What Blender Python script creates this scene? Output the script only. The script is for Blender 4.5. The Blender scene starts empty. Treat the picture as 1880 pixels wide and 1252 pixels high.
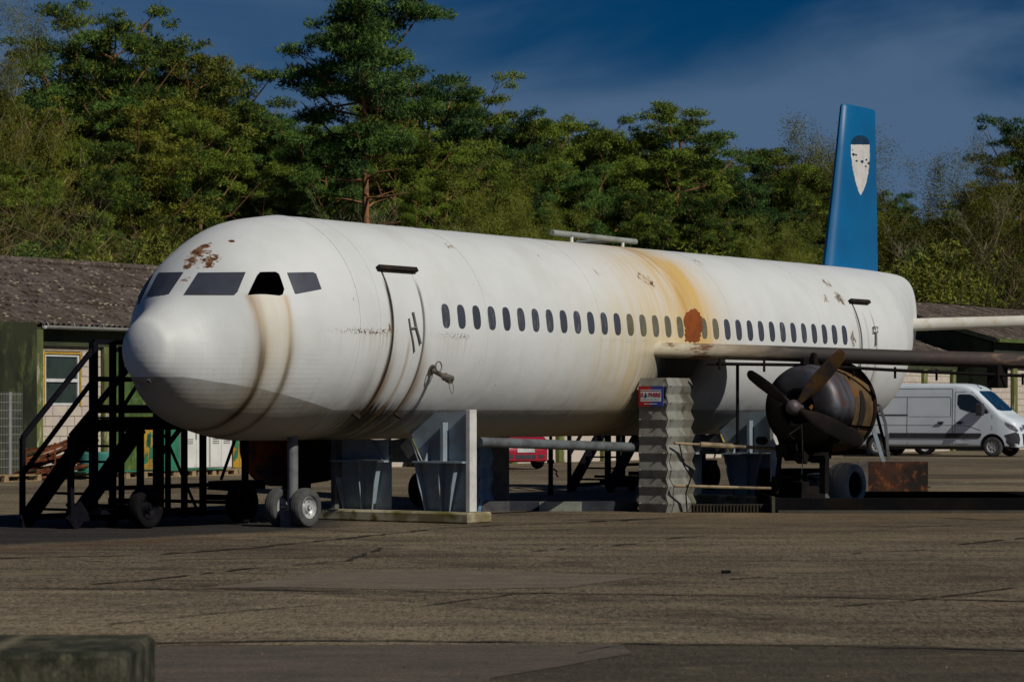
import bpy, bmesh, math, random
import numpy as np
from mathutils import Vector, Matrix
from mathutils.bvhtree import BVHTree
from mathutils.geometry import delaunay_2d_cdt

SC = bpy.context.scene
COL = SC.collection
R_ = math.radians
rnd = random.Random(7)

# ------------------------------------------------------------------ camera, sky, sun, exposure
FPX, CXP, HORY, EYE = 5000.0, 940.0, 752.0, 1.6      # focal length in photo pixels, horizon row, eye height
cam_d = bpy.data.cameras.new('camera'); cam = bpy.data.objects.new('camera', cam_d); COL.objects.link(cam)
cam.location = (0, 0, EYE); cam.rotation_euler = (R_(90), 0, 0)
cam_d.sensor_width = 36; cam_d.lens = FPX / 1880 * 36; cam_d.shift_y = (HORY - 626) / 1880
cam_d.clip_start = 0.5; cam_d.clip_end = 2000
cam_d.dof.use_dof = True; cam_d.dof.focus_distance = 41; cam_d.dof.aperture_fstop = 7.5
SC.camera = cam

SUN = Vector((0.729 * 0.783, -0.685 * 0.783, 0.622)).normalized()      # towards the sun
sun_el = math.asin(SUN.z); sun_az = math.atan2(SUN.x, SUN.y)
w = bpy.data.worlds.new('World'); SC.world = w; w.use_nodes = True
wn = w.node_tree.nodes; wl = w.node_tree.links
for n_ in list(wn): wn.remove(n_)
w_out = wn.new('ShaderNodeOutputWorld'); w_bg = wn.new('ShaderNodeBackground')
sky = wn.new('ShaderNodeTexSky'); sky.sky_type = 'NISHITA'; sky.sun_disc = False
sky.sun_elevation = sun_el; sky.sun_rotation = sun_az
sky.air_density = 1.0; sky.dust_density = 0.15; sky.ozone_density = 4.0
w_mul = wn.new('ShaderNodeMix'); w_mul.data_type = 'RGBA'; w_mul.blend_type = 'MULTIPLY'; w_mul.inputs[0].default_value = 1
w_mul.inputs[7].default_value = (0.006, 0.175, 0.36, 1)
w_tc = wn.new('ShaderNodeTexCoord'); w_map = wn.new('ShaderNodeMapping')
w_map.inputs['Scale'].default_value = (3.0, 3.0, 12.0); w_map.inputs['Rotation'].default_value = (0, R_(14), 0)
w_map.inputs['Location'].default_value = (0.35, 0.0, 0.25)
w_no = wn.new('ShaderNodeTexNoise'); w_no.inputs['Scale'].default_value = 1.6; w_no.inputs['Detail'].default_value = 6
w_no.inputs['Roughness'].default_value = 0.5; w_no.inputs['Distortion'].default_value = 0.4
w_r = wn.new('ShaderNodeMapRange'); w_r.inputs[1].default_value = 0.40; w_r.inputs[2].default_value = 0.74
w_r.interpolation_type = 'SMOOTHSTEP'
w_c = wn.new('ShaderNodeMix'); w_c.data_type = 'RGBA'; w_c.blend_type = 'MIX'
w_c.inputs[7].default_value = (1.38, 2.5, 4.35, 1)
wl.new(w_tc.outputs['Generated'], w_map.inputs[0]); wl.new(w_map.outputs[0], w_no.inputs[0])
w_sx = wn.new('ShaderNodeSeparateXYZ'); wl.new(w_tc.outputs['Generated'], w_sx.inputs[0])
w_ma = wn.new('ShaderNodeMath'); w_ma.operation = 'MULTIPLY_ADD'; w_ma.inputs[1].default_value = -5.0; w_ma.inputs[2].default_value = 0.705; wl.new(w_sx.outputs[2], w_ma.inputs[0])
w_ad = wn.new('ShaderNodeMath'); w_ad.operation = 'ADD'; wl.new(w_no.outputs[0], w_ad.inputs[0]); wl.new(w_ma.outputs[0], w_ad.inputs[1])
wl.new(w_ad.outputs[0], w_r.inputs[0]); wl.new(w_r.outputs[0], w_c.inputs[0])
wl.new(sky.outputs[0], w_mul.inputs[6]); wl.new(w_mul.outputs[2], w_c.inputs[6])
wl.new(w_c.outputs[2], w_bg.inputs[0]); w_bg.inputs[1].default_value = 0.05
wl.new(w_bg.outputs[0], w_out.inputs[0])
sd = bpy.data.lights.new('sun', 'SUN'); so = bpy.data.objects.new('sun', sd); COL.objects.link(so)
sd.energy = 3.1; sd.angle = R_(0.5); sd.color = (1.0, 0.945, 0.83)
so.rotation_euler = SUN.to_track_quat('Z', 'Y').to_euler(); so.location = (0, 0, 60)
SC.view_settings.view_transform = 'Standard'; SC.view_settings.look = 'None'
SC.view_settings.exposure = 0.0; SC.view_settings.gamma = 1.0; SC.view_settings.use_curve_mapping = False
SC.cycles.max_bounces = 6; SC.cycles.diffuse_bounces = 3; SC.cycles.glossy_bounces = 3; SC.cycles.transmission_bounces = 4
SC.cycles.use_denoising = True

# ------------------------------------------------------------------ frames
AN = math.atan2(FPX, 3454.0)                 # heading of the aircraft's length
S_, C_ = math.cos(AN), math.sin(AN)
def W(t, n, z=0.0): return Vector((-C_ * n + S_ * t, S_ * n + C_ * t, z))
def G(px, D, z=0.0): return Vector(((px - CXP) / FPX * D, D, z))

# ------------------------------------------------------------------ node helpers
class X:
    def __init__(s, nt, v): s.nt = nt; s.v = v
    def _op(s, op, *o, clamp=False):
        n = s.nt.nodes.new('ShaderNodeMath'); n.operation = op; n.use_clamp = clamp
        for i, a in enumerate((s,) + o):
            if isinstance(a, X): s.nt.links.new(a.v, n.inputs[i])
            else: n.inputs[i].default_value = a
        return X(s.nt, n.outputs[0])
    def __add__(s, o): return s._op('ADD', o)
    def __sub__(s, o): return s._op('SUBTRACT', o)
    def __mul__(s, o): return s._op('MULTIPLY', o)
    def __rmul__(s, o): return s._op('MULTIPLY', o)
    def __truediv__(s, o): return s._op('DIVIDE', o)
    def max(s, o): return s._op('MAXIMUM', o)
    def min(s, o): return s._op('MINIMUM', o)
    def clamp(s): return s._op('ADD', 0.0, clamp=True)
    def abs(s): return s._op('ABSOLUTE')
    def pow(s, e): return s._op('POWER', e)
    def ss(s, a, b):
        n = s.nt.nodes.new('ShaderNodeMapRange'); n.interpolation_type = 'SMOOTHSTEP'
        s.nt.links.new(s.v, n.inputs[0])
        if a < b: n.inputs[1].default_value, n.inputs[2].default_value = a, b
        else:
            n.inputs[1].default_value, n.inputs[2].default_value = b, a
            n.inputs[3].default_value, n.inputs[4].default_value = 1, 0
        return X(s.nt, n.outputs[0])
    def bell(s, c, wd):
        u = (s - c) / wd
        return ((u * u) * -1.0)._op('EXPONENT')
def new_mat(name, rough=0.8, metal=0.0, spec=0.3):
    m = bpy.data.materials.new(name); m.use_nodes = True; nt = m.node_tree
    b = nt.nodes['Principled BSDF']; b.inputs['Roughness'].default_value = rough; b.inputs['Metallic'].default_value = metal
    b.inputs['Specular IOR Level'].default_value = spec
    return m, nt, b
def coords(nt, sock='Object'):
    tc = nt.nodes.new('ShaderNodeTexCoord'); return tc.outputs[sock]
def comb(nt, x, y, z):
    n = nt.nodes.new('ShaderNodeCombineXYZ')
    for i, a in enumerate((x, y, z)):
        if isinstance(a, X): nt.links.new(a.v, n.inputs[i])
        else: n.inputs[i].default_value = a
    return n.outputs[0]
def sep(nt, v):
    n = nt.nodes.new('ShaderNodeSeparateXYZ'); nt.links.new(v, n.inputs[0]); return [X(nt, o) for o in n.outputs]
def noise(nt, vec, scale, detail=4, rough=0.55, dist=0.0):
    n = nt.nodes.new('ShaderNodeTexNoise'); nt.links.new(vec, n.inputs['Vector'])
    n.inputs['Scale'].default_value = scale; n.inputs['Detail'].default_value = detail
    n.inputs['Roughness'].default_value = rough; n.inputs['Distortion'].default_value = dist
    return X(nt, n.outputs[0])
def voro(nt, vec, scale, out='Distance', feat='F1'):
    n = nt.nodes.new('ShaderNodeTexVoronoi'); n.feature = feat; nt.links.new(vec, n.inputs['Vector']); n.inputs['Scale'].default_value = scale
    return n.outputs[out]
def mixc(nt, f, a, b, mode='MIX'):
    n = nt.nodes.new('ShaderNodeMix'); n.data_type = 'RGBA'; n.blend_type = mode
    if isinstance(f, X): nt.links.new(f.v, n.inputs[0])
    else: n.inputs[0].default_value = f
    for i, c in ((6, a), (7, b)):
        if isinstance(c, tuple): n.inputs[i].default_value = (*c[:3], 1)
        else: nt.links.new(c, n.inputs[i])
    return n.outputs[2]
def bump(nt, bsdf, h, strength=0.3, dist=0.01):
    n = nt.nodes.new('ShaderNodeBump'); n.inputs['Strength'].default_value = strength; n.inputs['Distance'].default_value = dist
    nt.links.new(h.v, n.inputs['Height']); nt.links.new(n.outputs[0], bsdf.inputs['Normal'])
def world_pos(nt):
    g = nt.nodes.new('ShaderNodeNewGeometry'); return g.outputs['Position']
_mc = {}
def mat(name, c1, c2=None, scale=4.0, lo=0.4, hi=0.65, rough=0.75, metal=0.0, bs=0.25, bsc=30.0, bd=0.004, spec=0.3, c3=None, stretch=None):
    """weathered two/three tone material"""
    if name in _mc: return _mc[name]
    m, nt, b = new_mat(name, rough, metal, spec)
    v = world_pos(nt)
    if stretch:
        mp = nt.nodes.new('ShaderNodeMapping'); mp.inputs['Scale'].default_value = stretch; nt.links.new(v, mp.inputs[0]); v = mp.outputs[0]
    if c2 is None: c2 = tuple(k * 0.75 for k in c1)
    n1 = noise(nt, v, scale, 6, 0.6)
    col = mixc(nt, n1.ss(lo, hi), c1, c2)
    if c3 is not None:
        col = mixc(nt, noise(nt, v, scale * 2.7, 5, 0.65).ss(0.52, 0.66), col, c3)
    nt.links.new(col, b.inputs['Base Color'])
    n2 = noise(nt, v, bsc, 4)
    nt.links.new((n2 * 0.25 + (rough - 0.12)).v, b.inputs['Roughness'])
    if bs: bump(nt, b, n2, bs, bd)
    _mc[name] = m; return m

# ------------------------------------------------------------------ mesh helpers
def tag(o, label=None, cat=None, group=None, kind=None):
    if label: o['label'] = label
    if cat: o['category'] = cat
    if group: o['group'] = group
    if kind: o['kind'] = kind
    return o
def empty(name, loc, rz=0.0):
    o = bpy.data.objects.new(name, None); COL.objects.link(o); o.location = loc; o.rotation_euler = (0, 0, rz); o.empty_display_size = 0.3
    return o
class MB:
    def __init__(s, off=(0, 0, 0)): s.v = []; s.f = []; s.o = Vector(off)
    def add(s, vs, fs):
        k = len(s.v); s.v += [tuple(Vector(v) - s.o) for v in vs]; s.f += [tuple(i + k for i in f) for f in fs]; return s
    def box(s, c, d, M=None):
        x, y, z = (k / 2 for k in d); c = Vector(c)
        vs = [Vector(p) for p in ((-x, -y, -z), (x, -y, -z), (x, y, -z), (-x, y, -z), (-x, -y, z), (x, -y, z), (x, y, z), (-x, y, z))]
        if M is not None: vs = [M @ v for v in vs]
        return s.add([v + c for v in vs], [(0, 3, 2, 1), (4, 5, 6, 7), (0, 1, 5, 4), (1, 2, 6, 5), (2, 3, 7, 6), (3, 0, 4, 7)])
    def rng(s, a, b):          # box from corner to corner
        a, b = Vector(a), Vector(b)
        return s.box((a + b) / 2, [abs(k) for k in (b - a)])
    def bar(s, a, b, wd, hg, up=(0, 0, 1)):
        a, b = Vector(a), Vector(b); d = (b - a); L = d.length; d.normalize(); up = Vector(up)
        if abs(d.dot(up)) > 0.98: up = Vector((1, 0, 0))
        sd_ = d.cross(up).normalized(); u2 = sd_.cross(d)
        M = Matrix((d, sd_, u2)).transposed()
        return s.box((a + b) / 2, (L, wd, hg), M)
    def tube(s, pts, r, n=10, cap=True):
        pts = [Vector(p) for p in pts]; rs = r if isinstance(r, (list, tuple)) else [r] * len(pts)
        vs = []; fs = []; ref = None
        for i, p in enumerate(pts):
            d = (pts[min(i + 1, len(pts) - 1)] - pts[max(i - 1, 0)]).normalized()
            if ref is None: ref = Vector((0, 0, 1)) if abs(d.z) < 0.9 else Vector((1, 0, 0))
            a = d.cross(ref).normalized(); b = a.cross(d).normalized(); ref = b
            for k in range(n):
                t = 2 * math.pi * k / n; vs.append(p + (a * math.cos(t) + b * math.sin(t)) * rs[i])
        for i in range(len(pts) - 1):
            for k in range(n):
                k2 = (k + 1) % n; fs.append((i * n + k, i * n + k2, (i + 1) * n + k2, (i + 1) * n + k))
        if cap: fs.append(tuple(range(n - 1, -1, -1))); fs.append(tuple((len(pts) - 1) * n + k for k in range(n)))
        return s.add(vs, fs)
    def lathe(s, prof, c, ax, n=32, close=False):     # prof: (distance along axis, radius)
        ax = Vector(ax).normalized(); ref = Vector((0, 0, 1)) if abs(ax.z) < 0.9 else Vector((1, 0, 0))
        a = ax.cross(ref).normalized(); b = a.cross(ax).normalized(); c = Vector(c); vs = []; fs = []
        for (h, r) in prof:
            for k in range(n):
                t = 2 * math.pi * k / n; vs.append(c + ax * h + (a * math.cos(t) + b * math.sin(t)) * r)
        m = len(prof)
        for i in range(m if close else m - 1):
            for k in range(n):
                k2 = (k + 1) % n; j = (i + 1) % m; fs.append((i * n + k, j * n + k, j * n + k2, i * n + k2))
        return s.add(vs, fs)
    def prism(s, poly, d):     # polygon (3D points) extruded by vector d
        n = len(poly); d = Vector(d); vs = [Vector(p) for p in poly] + [Vector(p) + d for p in poly]
        return s.add(vs, [tuple(range(n - 1, -1, -1)), tuple(range(n, 2 * n))] + [(i, (i + 1) % n, n + (i + 1) % n, n + i) for i in range(n)])
    def loft(s, rings, cap=True):
        n = len(rings[0]); vs = [p for r in rings for p in r]; fs = []
        for i in range(len(rings) - 1):
            for k in range(n):
                k2 = (k + 1) % n; fs.append((i * n + k, i * n + k2, (i + 1) * n + k2, (i + 1) * n + k))
        if cap: fs.append(tuple(range(n - 1, -1, -1))); fs.append(tuple((len(rings) - 1) * n + k for k in range(n)))
        return s.add(vs, fs)
    def mesh(s, name, m=None, smooth=None, bevel=0):
        me = bpy.data.meshes.new(name); me.from_pydata(s.v, [], s.f)
        bm = bmesh.new(); bm.from_mesh(me); bmesh.ops.recalc_face_normals(bm, faces=bm.faces)
        if bevel: bmesh.ops.bevel(bm, geom=[e for e in bm.edges if len(e.link_faces) == 2 and e.calc_face_angle(0) > 0.6], offset=bevel, segments=1, affect='EDGES', clamp_overlap=True)
        bm.to_mesh(me); bm.free()
        for mm in (m if isinstance(m, (list, tuple)) else [m]):
            if mm: me.materials.append(mm)
        if smooth is not None:
            for p in me.polygons: p.use_smooth = True
            me.set_sharp_from_angle(angle=R_(smooth))
        return me
    def build(s, name, m, parent=None, loc=None, rz=0.0, smooth=None, bevel=0):
        o = bpy.data.objects.new(name, s.mesh(name, m, smooth, bevel)); COL.objects.link(o)
        if parent: o.parent = parent
        if loc is not None: o.location = loc
        if rz: o.rotation_euler = (0, 0, rz)
        return o
def inst(name, me, parent=None, loc=None, rot=None, scale=None):
    o = bpy.data.objects.new(name, me); COL.objects.link(o)
    if parent: o.parent = parent
    if loc is not None: o.location = loc
    if rot is not None: o.rotation_euler = rot
    if scale is not None: o.scale = scale
    return o
def kids(o): return [c for c in bpy.data.objects if c.parent == o]
def copy_tree(o, parent=None):
    c = o.copy(); COL.objects.link(c)
    if parent: c.parent = parent
    for ch in kids(o): copy_tree(ch, c)
    return c
def arr_mesh(name, V, F, m):
    me = bpy.data.meshes.new(name); me.vertices.add(len(V)); me.vertices.foreach_set('co', V.astype(np.float32).ravel())
    me.loops.add(F.size); me.loops.foreach_set('vertex_index', F.astype(np.int32).ravel())
    me.polygons.add(len(F)); me.polygons.foreach_set('loop_start', np.arange(0, F.size, F.shape[1], dtype=np.int32))
    me.update(calc_edges=True); me.validate()
    if m: me.materials.append(m)
    return me

# ------------------------------------------------------------------ shared materials
M_blackpaint = mat('black_painted_steel', (0.0035, 0.0035, 0.007), (0.007, 0.006, 0.010), 6, rough=0.75, spec=0.12)
M_burnt = mat('burnt_steel', (0.006, 0.005, 0.005), (0.018, 0.010, 0.007), 3.5, 0.45, 0.7, rough=0.8, metal=0.0, spec=0.15)
M_rust = mat('rust', (0.16, 0.048, 0.014), (0.07, 0.022, 0.01), 5, rough=0.9, bs=0.5)
M_rustdark = mat('dark_rust', (0.06, 0.024, 0.012), (0.015, 0.01, 0.008), 2.2, 0.38, 0.62, rough=0.85, c3=(0.16, 0.05, 0.012))
M_grey = mat('blue_grey_paint', (0.27, 0.33, 0.39), (0.21, 0.26, 0.31), 3, rough=0.55, c3=(0.24, 0.25, 0.24))
M_conc = mat('weathered_concrete', (0.44, 0.40, 0.29), (0.20, 0.165, 0.085), 1.6, 0.42, 0.60, rough=0.9, bs=0.5, c3=(0.12, 0.11, 0.02))
M_tyre = mat('tyre_rubber', (0.06, 0.06, 0.062), (0.09, 0.088, 0.085), 8, rough=0.85)
M_tyreblack = mat('black_rubber', (0.006, 0.006, 0.007), (0.011, 0.010, 0.010), 8, rough=0.9, spec=0.12)
M_rim = mat('rim_paint', (0.5, 0.51, 0.52), (0.38, 0.38, 0.38), 9, rough=0.45, metal=0.2)
M_galv = mat('galvanised_sheet', (0.27, 0.27, 0.245), (0.19, 0.185, 0.155), 5, 0.4, 0.65, rough=0.5, metal=0.1, bs=0.12)
M_galvdirty = mat('sooted_sheet', (0.20, 0.185, 0.15), (0.10, 0.09, 0.07), 4, rough=0.6, metal=0.3)
M_pipe = mat('old_pipe_paint', (0.30, 0.23, 0.13), (0.10, 0.075, 0.045), 4, rough=0.6)
M_darkgrey = mat('dark_grey_steel', (0.11, 0.115, 0.12), (0.07, 0.07, 0.075), 4, rough=0.6)
M_white = mat('white_metal_paint', (0.72, 0.72, 0.70), (0.62, 0.61, 0.57), 2, rough=0.5)
M_wood = mat('pallet_wood', (0.34, 0.24, 0.13), (0.20, 0.14, 0.08), 6, rough=0.85)
M_bolt = mat('bolt_zinc', (0.6, 0.6, 0.58), (0.5, 0.5, 0.48), 9, rough=0.35, metal=0.7, bs=0)

# ------------------------------------------------------------------ ground
def ground_material():
    m, nt, b = new_mat('tarmac', 0.92, 0, 0.2); p = world_pos(nt); x, y, z = sep(nt, p)
    big = noise(nt, p, 0.22, 5, 0.6); mid = noise(nt, p, 1.3, 6, 0.65); fine = noise(nt, p, 26, 4, 0.7)
    # long wear streaks parallel to the apron joints
    mp = nt.nodes.new('ShaderNodeMapping'); mp.inputs['Scale'].default_value = (0.25, 1.6, 1); mp.inputs['Rotation'].default_value = (0, 0, R_(3)); nt.links.new(p, mp.inputs[0])
    streak = noise(nt, mp.outputs[0], 1.0, 6, 0.62)
    c = mixc(nt, big.ss(0.38, 0.62), (0.265, 0.212, 0.135), (0.190, 0.150, 0.096))
    c = mixc(nt, streak.ss(0.45, 0.60) * 0.8, c, (0.075, 0.056, 0.037))
    mp3 = nt.nodes.new('ShaderNodeMapping'); mp3.inputs['Scale'].default_value = (0.10, 0.9, 1); mp3.inputs['Rotation'].default_value = (0, 0, R_(-2)); nt.links.new(p, mp3.inputs[0])
    s3 = noise(nt, mp3.outputs[0], 1.0, 5, 0.6)
    c = mixc(nt, s3.ss(0.52, 0.64) * 0.6, c, (0.235, 0.185, 0.115))
    c = mixc(nt, mid.ss(0.56, 0.72) * 0.5, c, (0.26, 0.205, 0.13))
    mp4 = nt.nodes.new('ShaderNodeMapping'); mp4.inputs['Scale'].default_value = (1.0, 0.22, 1); nt.links.new(p, mp4.inputs[0])
    fl = noise(nt, mp4.outputs[0], 17, 6, 0.72); f2 = noise(nt, mp4.outputs[0], 46, 3, 0.7)
    c = mixc(nt, fl.ss(0.485, 0.40) * 0.75, c, (0.026, 0.019, 0.012))
    c = mixc(nt, f2.ss(0.47, 0.36) * 0.85, c, (0.020, 0.014, 0.009))
    c = mixc(nt, fl.ss(0.55, 0.64) * 0.55, c, (0.36, 0.29, 0.19))
    c = mixc(nt, f2.ss(0.55, 0.68) * 0.65, c, (0.42, 0.34, 0.23))
    vn = nt.nodes.new('ShaderNodeTexVoronoi'); nt.links.new(p, vn.inputs['Vector']); vn.inputs['Scale'].default_value = 55
    g, _, _ = sep(nt, vn.outputs['Color'])
    c = mixc(nt, g.ss(0.84, 0.98) * fine.ss(0.42, 0.52) * 0.75, c, (0.50, 0.42, 0.30))
    c = mixc(nt, g.ss(0.30, 0.05) * 0.55, c, (0.025, 0.018, 0.012))
    vb = nt.nodes.new('ShaderNodeTexVoronoi'); nt.links.new(p, vb.inputs['Vector']); vb.inputs['Scale'].default_value = 13
    g2, g3, _ = sep(nt, vb.outputs['Color'])
    c = mixc(nt, g2.ss(0.955, 0.975) * X(nt, vb.outputs['Distance']).ss(0.25, 0.10), c, (0.45, 0.38, 0.28))
    c = mixc(nt, (y - 38.5).bell(0, 4.5) * x.ss(-1.0, 3.0) * 0.25, c, (0.22, 0.15, 0.07))
    # every cast bay of the apron has aged to a tone of its own
    ys_ = (y - 18.55) / 5.55; xs_ = (x + y * 0.9 + 3.0) / 7.5
    wn_ = nt.nodes.new('ShaderNodeTexWhiteNoise'); wn_.noise_dimensions = '2D'
    nt.links.new(comb(nt, xs_._op('FLOOR'), ys_._op('FLOOR'), 0.0), wn_.inputs['Vector']); bay = X(nt, wn_.outputs['Value'])
    c = mixc(nt, (bay * 0.50 + y.ss(19.0, 18.2) * 0.25).clamp(), c, (0.055, 0.043, 0.031))
    c = mixc(nt, bay.ss(0.45, 0.0) * 0.16, c, (0.34, 0.28, 0.19))
    blot = noise(nt, p, 0.55, 6, 0.68, 0.6)
    c = mixc(nt, blot.ss(0.53, 0.66) * 0.62, c, (0.045, 0.036, 0.027))
    c = mixc(nt, blot.ss(0.44, 0.33) * 0.35, c, (0.30, 0.24, 0.155))
    drip_ = noise(nt, p, 2.6, 5, 0.7)
    c = mixc(nt, drip_.ss(0.63, 0.70) * 0.7, c, (0.030, 0.025, 0.020))
    # shadow under nose and stairs painted into the tarmac, rusty strip along its edge
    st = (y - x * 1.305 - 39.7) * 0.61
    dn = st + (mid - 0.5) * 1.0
    shade_band = dn.ss(-0.15, 0.5) * dn.ss(8.0, 5.5) * x.ss(-1.9, -2.9)
    c = mixc(nt, shade_band * 0.78, c, (0.014, 0.014, 0.019))
    rs = dn.bell(-0.5, 0.45) * x.ss(-2.0, -4.6)
    c = mixc(nt, rs * 0.45, c, (0.10, 0.045, 0.022))
    ys = (y - 41.3).bell(0.0, 1.3) * x.ss(1.2, 3.4) * mid.ss(0.35, 0.6)
    c = mixc(nt, ys * 0.5, c, (0.20, 0.125, 0.055))
    gm = (x - 1.6).bell(0, 1.6) * (y - 16.5).bell(0, 3.4)
    c = mixc(nt, (gm * mid.ss(0.3, 0.62)) * 0.6, c, (0.045, 0.048, 0.032))
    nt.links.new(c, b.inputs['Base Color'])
    bump(nt, b, fl * 2.0 + g * 0.3 + mid * 0.8, 0.7, 0.014)
    return m
M_ground = ground_material()
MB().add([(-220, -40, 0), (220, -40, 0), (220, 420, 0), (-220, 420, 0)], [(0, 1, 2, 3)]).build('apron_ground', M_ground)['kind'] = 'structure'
def patch_mat(name, c1, c2, sc=3.0, bs=0.4):
    m, nt, b = new_mat(name, 0.9, 0, 0.2); p = world_pos(nt)
    mp = nt.nodes.new('ShaderNodeMapping'); mp.inputs['Scale'].default_value = (0.5, 1.6, 1); nt.links.new(p, mp.inputs[0])
    a = noise(nt, mp.outputs[0], sc, 7, 0.65); f = noise(nt, p, 60, 3, 0.7)
    vn = nt.nodes.new('ShaderNodeTexVoronoi'); nt.links.new(p, vn.inputs['Vector']); vn.inputs['Scale'].default_value = 60
    g, _, _ = sep(nt, vn.outputs['Color'])
    c = mixc(nt, a.ss(0.35, 0.65), c1, c2); c = mixc(nt, g.ss(0.5, 0.1) * 0.5, c, tuple(k * 0.45 for k in c1)); c = mixc(nt, g.ss(0.85, 1) * 0.35, c, tuple(min(1, k * 2.2) for k in c1))
    nt.links.new(c, b.inputs['Base Color']); bump(nt, b, f + g * 0.5, bs, 0.006); return m
def jag(poly, amp, step, seed=1):
    r = random.Random(seed); out = []
    for i in range(len(poly)):
        a = Vector(poly[i]); b2 = Vector(poly[(i + 1) % len(poly)]); L = (b2 - a).length; k = max(1, int(L / step))
        nrm = Vector((-(b2 - a).y, (b2 - a).x)).normalized()
        for j in range(k): out.append(a.lerp(b2, j / k) + (nrm * r.uniform(-amp, amp) if j else Vector((0, 0))))
    return out
def gpt(px, py, z=0.0):
    D = FPX * (EYE - z) / (py - HORY); return ((px - CXP) / FPX * D, D)
def sheet(name, poly, z, m):
    n = len(poly); o = MB().add([(p[0], p[1], z) for p in poly], [tuple(range(n))]).build(name, m); o['kind'] = 'structure'; return o
M_patch = patch_mat('smooth_screed', (0.185, 0.152, 0.115), (0.125, 0.10, 0.075))
M_patch2 = patch_mat('worn_slab_surface', (0.125, 0.102, 0.080), (0.085, 0.072, 0.058), 2.0)
sheet('screed_patch', jag([gpt(372, 1080), gpt(520, 1078), gpt(760, 1083), gpt(1040, 1079), (gpt(1195, 1057)), gpt(900, 1049), gpt(640, 1046)], 0.02, 0.5), 0.004, M_patch)
sheet('smooth_slab', jag([gpt(286, 1186), gpt(700, 1184), gpt(1140, 1182), gpt(1160, 1200), gpt(900, 1245), gpt(860, 1300), gpt(240, 1300)], 0.02, 0.4, 4), 0.004, M_patch2)
M_crack = mat('open_joint', (0.016, 0.014, 0.011), (0.040, 0.034, 0.022), 9, rough=1.0, bs=0)
M_jointedge = mat('joint_spall', (0.20, 0.17, 0.135), (0.13, 0.11, 0.09), 5, rough=0.95, bs=0.2)
def crack(name, pts, wd, seed, m=None, z=0.008, gap=0.0):
    wd *= 0.72; r = random.Random(seed); P = []
    for i in range(len(pts) - 1):
        a = Vector(pts[i]); b2 = Vector(pts[i + 1]); L = (b2 - a).length; k = max(2, int(L / 0.22)); nn = Vector((-(b2 - a).y, (b2 - a).x)).normalized()
        for j in range(k): P.append(a.lerp(b2, j / k) + nn * r.uniform(-1, 1) * wd * 0.9)
    P.append(Vector(pts[-1])); vs = []; fs = []
    for i, p in enumerate(P):
        d = (P[min(i + 1, len(P) - 1)] - P[max(0, i - 1)]).normalized(); nn = Vector((-d.y, d.x)); k = wd * r.uniform(0.25, 1.0)
        vs += [(p.x + nn.x * k, p.y + nn.y * k, z), (p.x - nn.x * k, p.y - nn.y * k, z)]
    for i in range(len(P) - 1):
        if r.random() < gap: continue
        fs.append((2 * i, 2 * i + 2, 2 * i + 3, 2 * i + 1))
    o = MB().add(vs, fs).build(name, m or M_crack); o['kind'] = 'structure'; return o
g_ = lambda *a: [gpt(x_, y_) for x_, y_ in a]
crack('slab_joint', g_((-60, 1080), (380, 1082), (760, 1087), (1400, 1094), (1960, 1106)), 0.07, 1)
crack('joint_edge', g_((-60, 1083), (300, 1084), (700, 1088), (1200, 1094)), 0.03, 2, M_jointedge, 0.006, 0.45)
crack('slab_joint', g_((286, 1181), (620, 1176), (1050, 1181), (1500, 1186), (1960, 1196)), 0.06, 3)
crack('slab_joint', g_((1450, 1190), (1700, 1194), (1960, 1201)), 0.03, 4)
crack('slab_joint', g_((-40, 1026), (160, 1022), (300, 1018), (460, 1006), (700, 982), (840, 968), (900, 965), (1180, 955)), 0.09, 5, gap=0.1)
crack('crack', g_((140, 1076), (300, 1062), (460, 1044), (640, 1030), (700, 1006)), 0.06, 6, gap=0.25)
crack('crack', g_((200, 1146), (420, 1124), (600, 1110), (780, 1112), (940, 1092), (1010, 1088)), 0.035, 7, gap=0.1)
crack('crack', g_((1500, 1117), (1700, 1100), (1840, 1082), (1960, 1070)), 0.04, 8, gap=0.1)
crack('crack', g_((980, 1012), (1160, 999), (1240, 987), (1300, 984)), 0.07, 9, gap=0.2)
crack('crack', g_((1760, 1000), (1860, 990), (1960, 980)), 0.07, 10, gap=0.15)
crack('crack', g_((1080, 957), (1200, 952), (1330, 946)), 0.09, 11)
crack('crack', g_((900, 1008), (1160, 1012), (1560, 1017), (1700, 1009), (1900, 1012)), 0.05, 12, gap=0.35)
crack('slab_joint', g_((-60, 1034), (200, 1030), (420, 1026), (700, 1022)), 0.05, 31, gap=0.3)
crack('crack', g_((560, 972), (700, 978), (860, 975), (1180, 971), (1500, 969), (1960, 962)), 0.06, 32, gap=0.25)
crack('crack', g_((1040, 1150), (1200, 1139), (1300, 1142), (1560, 1128)), 0.025, 33, gap=0.35)
crack('crack', g_((1340, 1064), (1400, 1060), (1430, 1062)), 0.05, 34)
crack('crack', g_((1700, 950), (1820, 955), (1960, 953)), 0.07, 35)
crack('crack', g_((1060, 1200), (1120, 1188), (1210, 1182)), 0.014, 14)
M_yellow = mat('worn_yellow_line_paint', (0.30, 0.24, 0.06), (0.17, 0.14, 0.06), 7, rough=0.85, bs=0)
crack('painted_line', g_((800, 980), (860, 982), (1240, 984), (1560, 990), (1960, 1001)), 0.03, 20, M_yellow, 0.005, 0.12)
M_wline = mat('worn_white_line_paint', (0.42, 0.40, 0.35), (0.25, 0.22, 0.18), 4, rough=0.85, bs=0)
crack('painted_line', g_((1270, 992), (1300, 992)), 0.025, 21, M_wline, 0.005)
crack('painted_line', g_((1315, 993), (1370, 993)), 0.025, 22, M_wline, 0.005)
crack('painted_line', g_((1700, 889), (1780, 886), (1960, 880)), 0.10, 24, M_wline, 0.005, 0.02)
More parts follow.
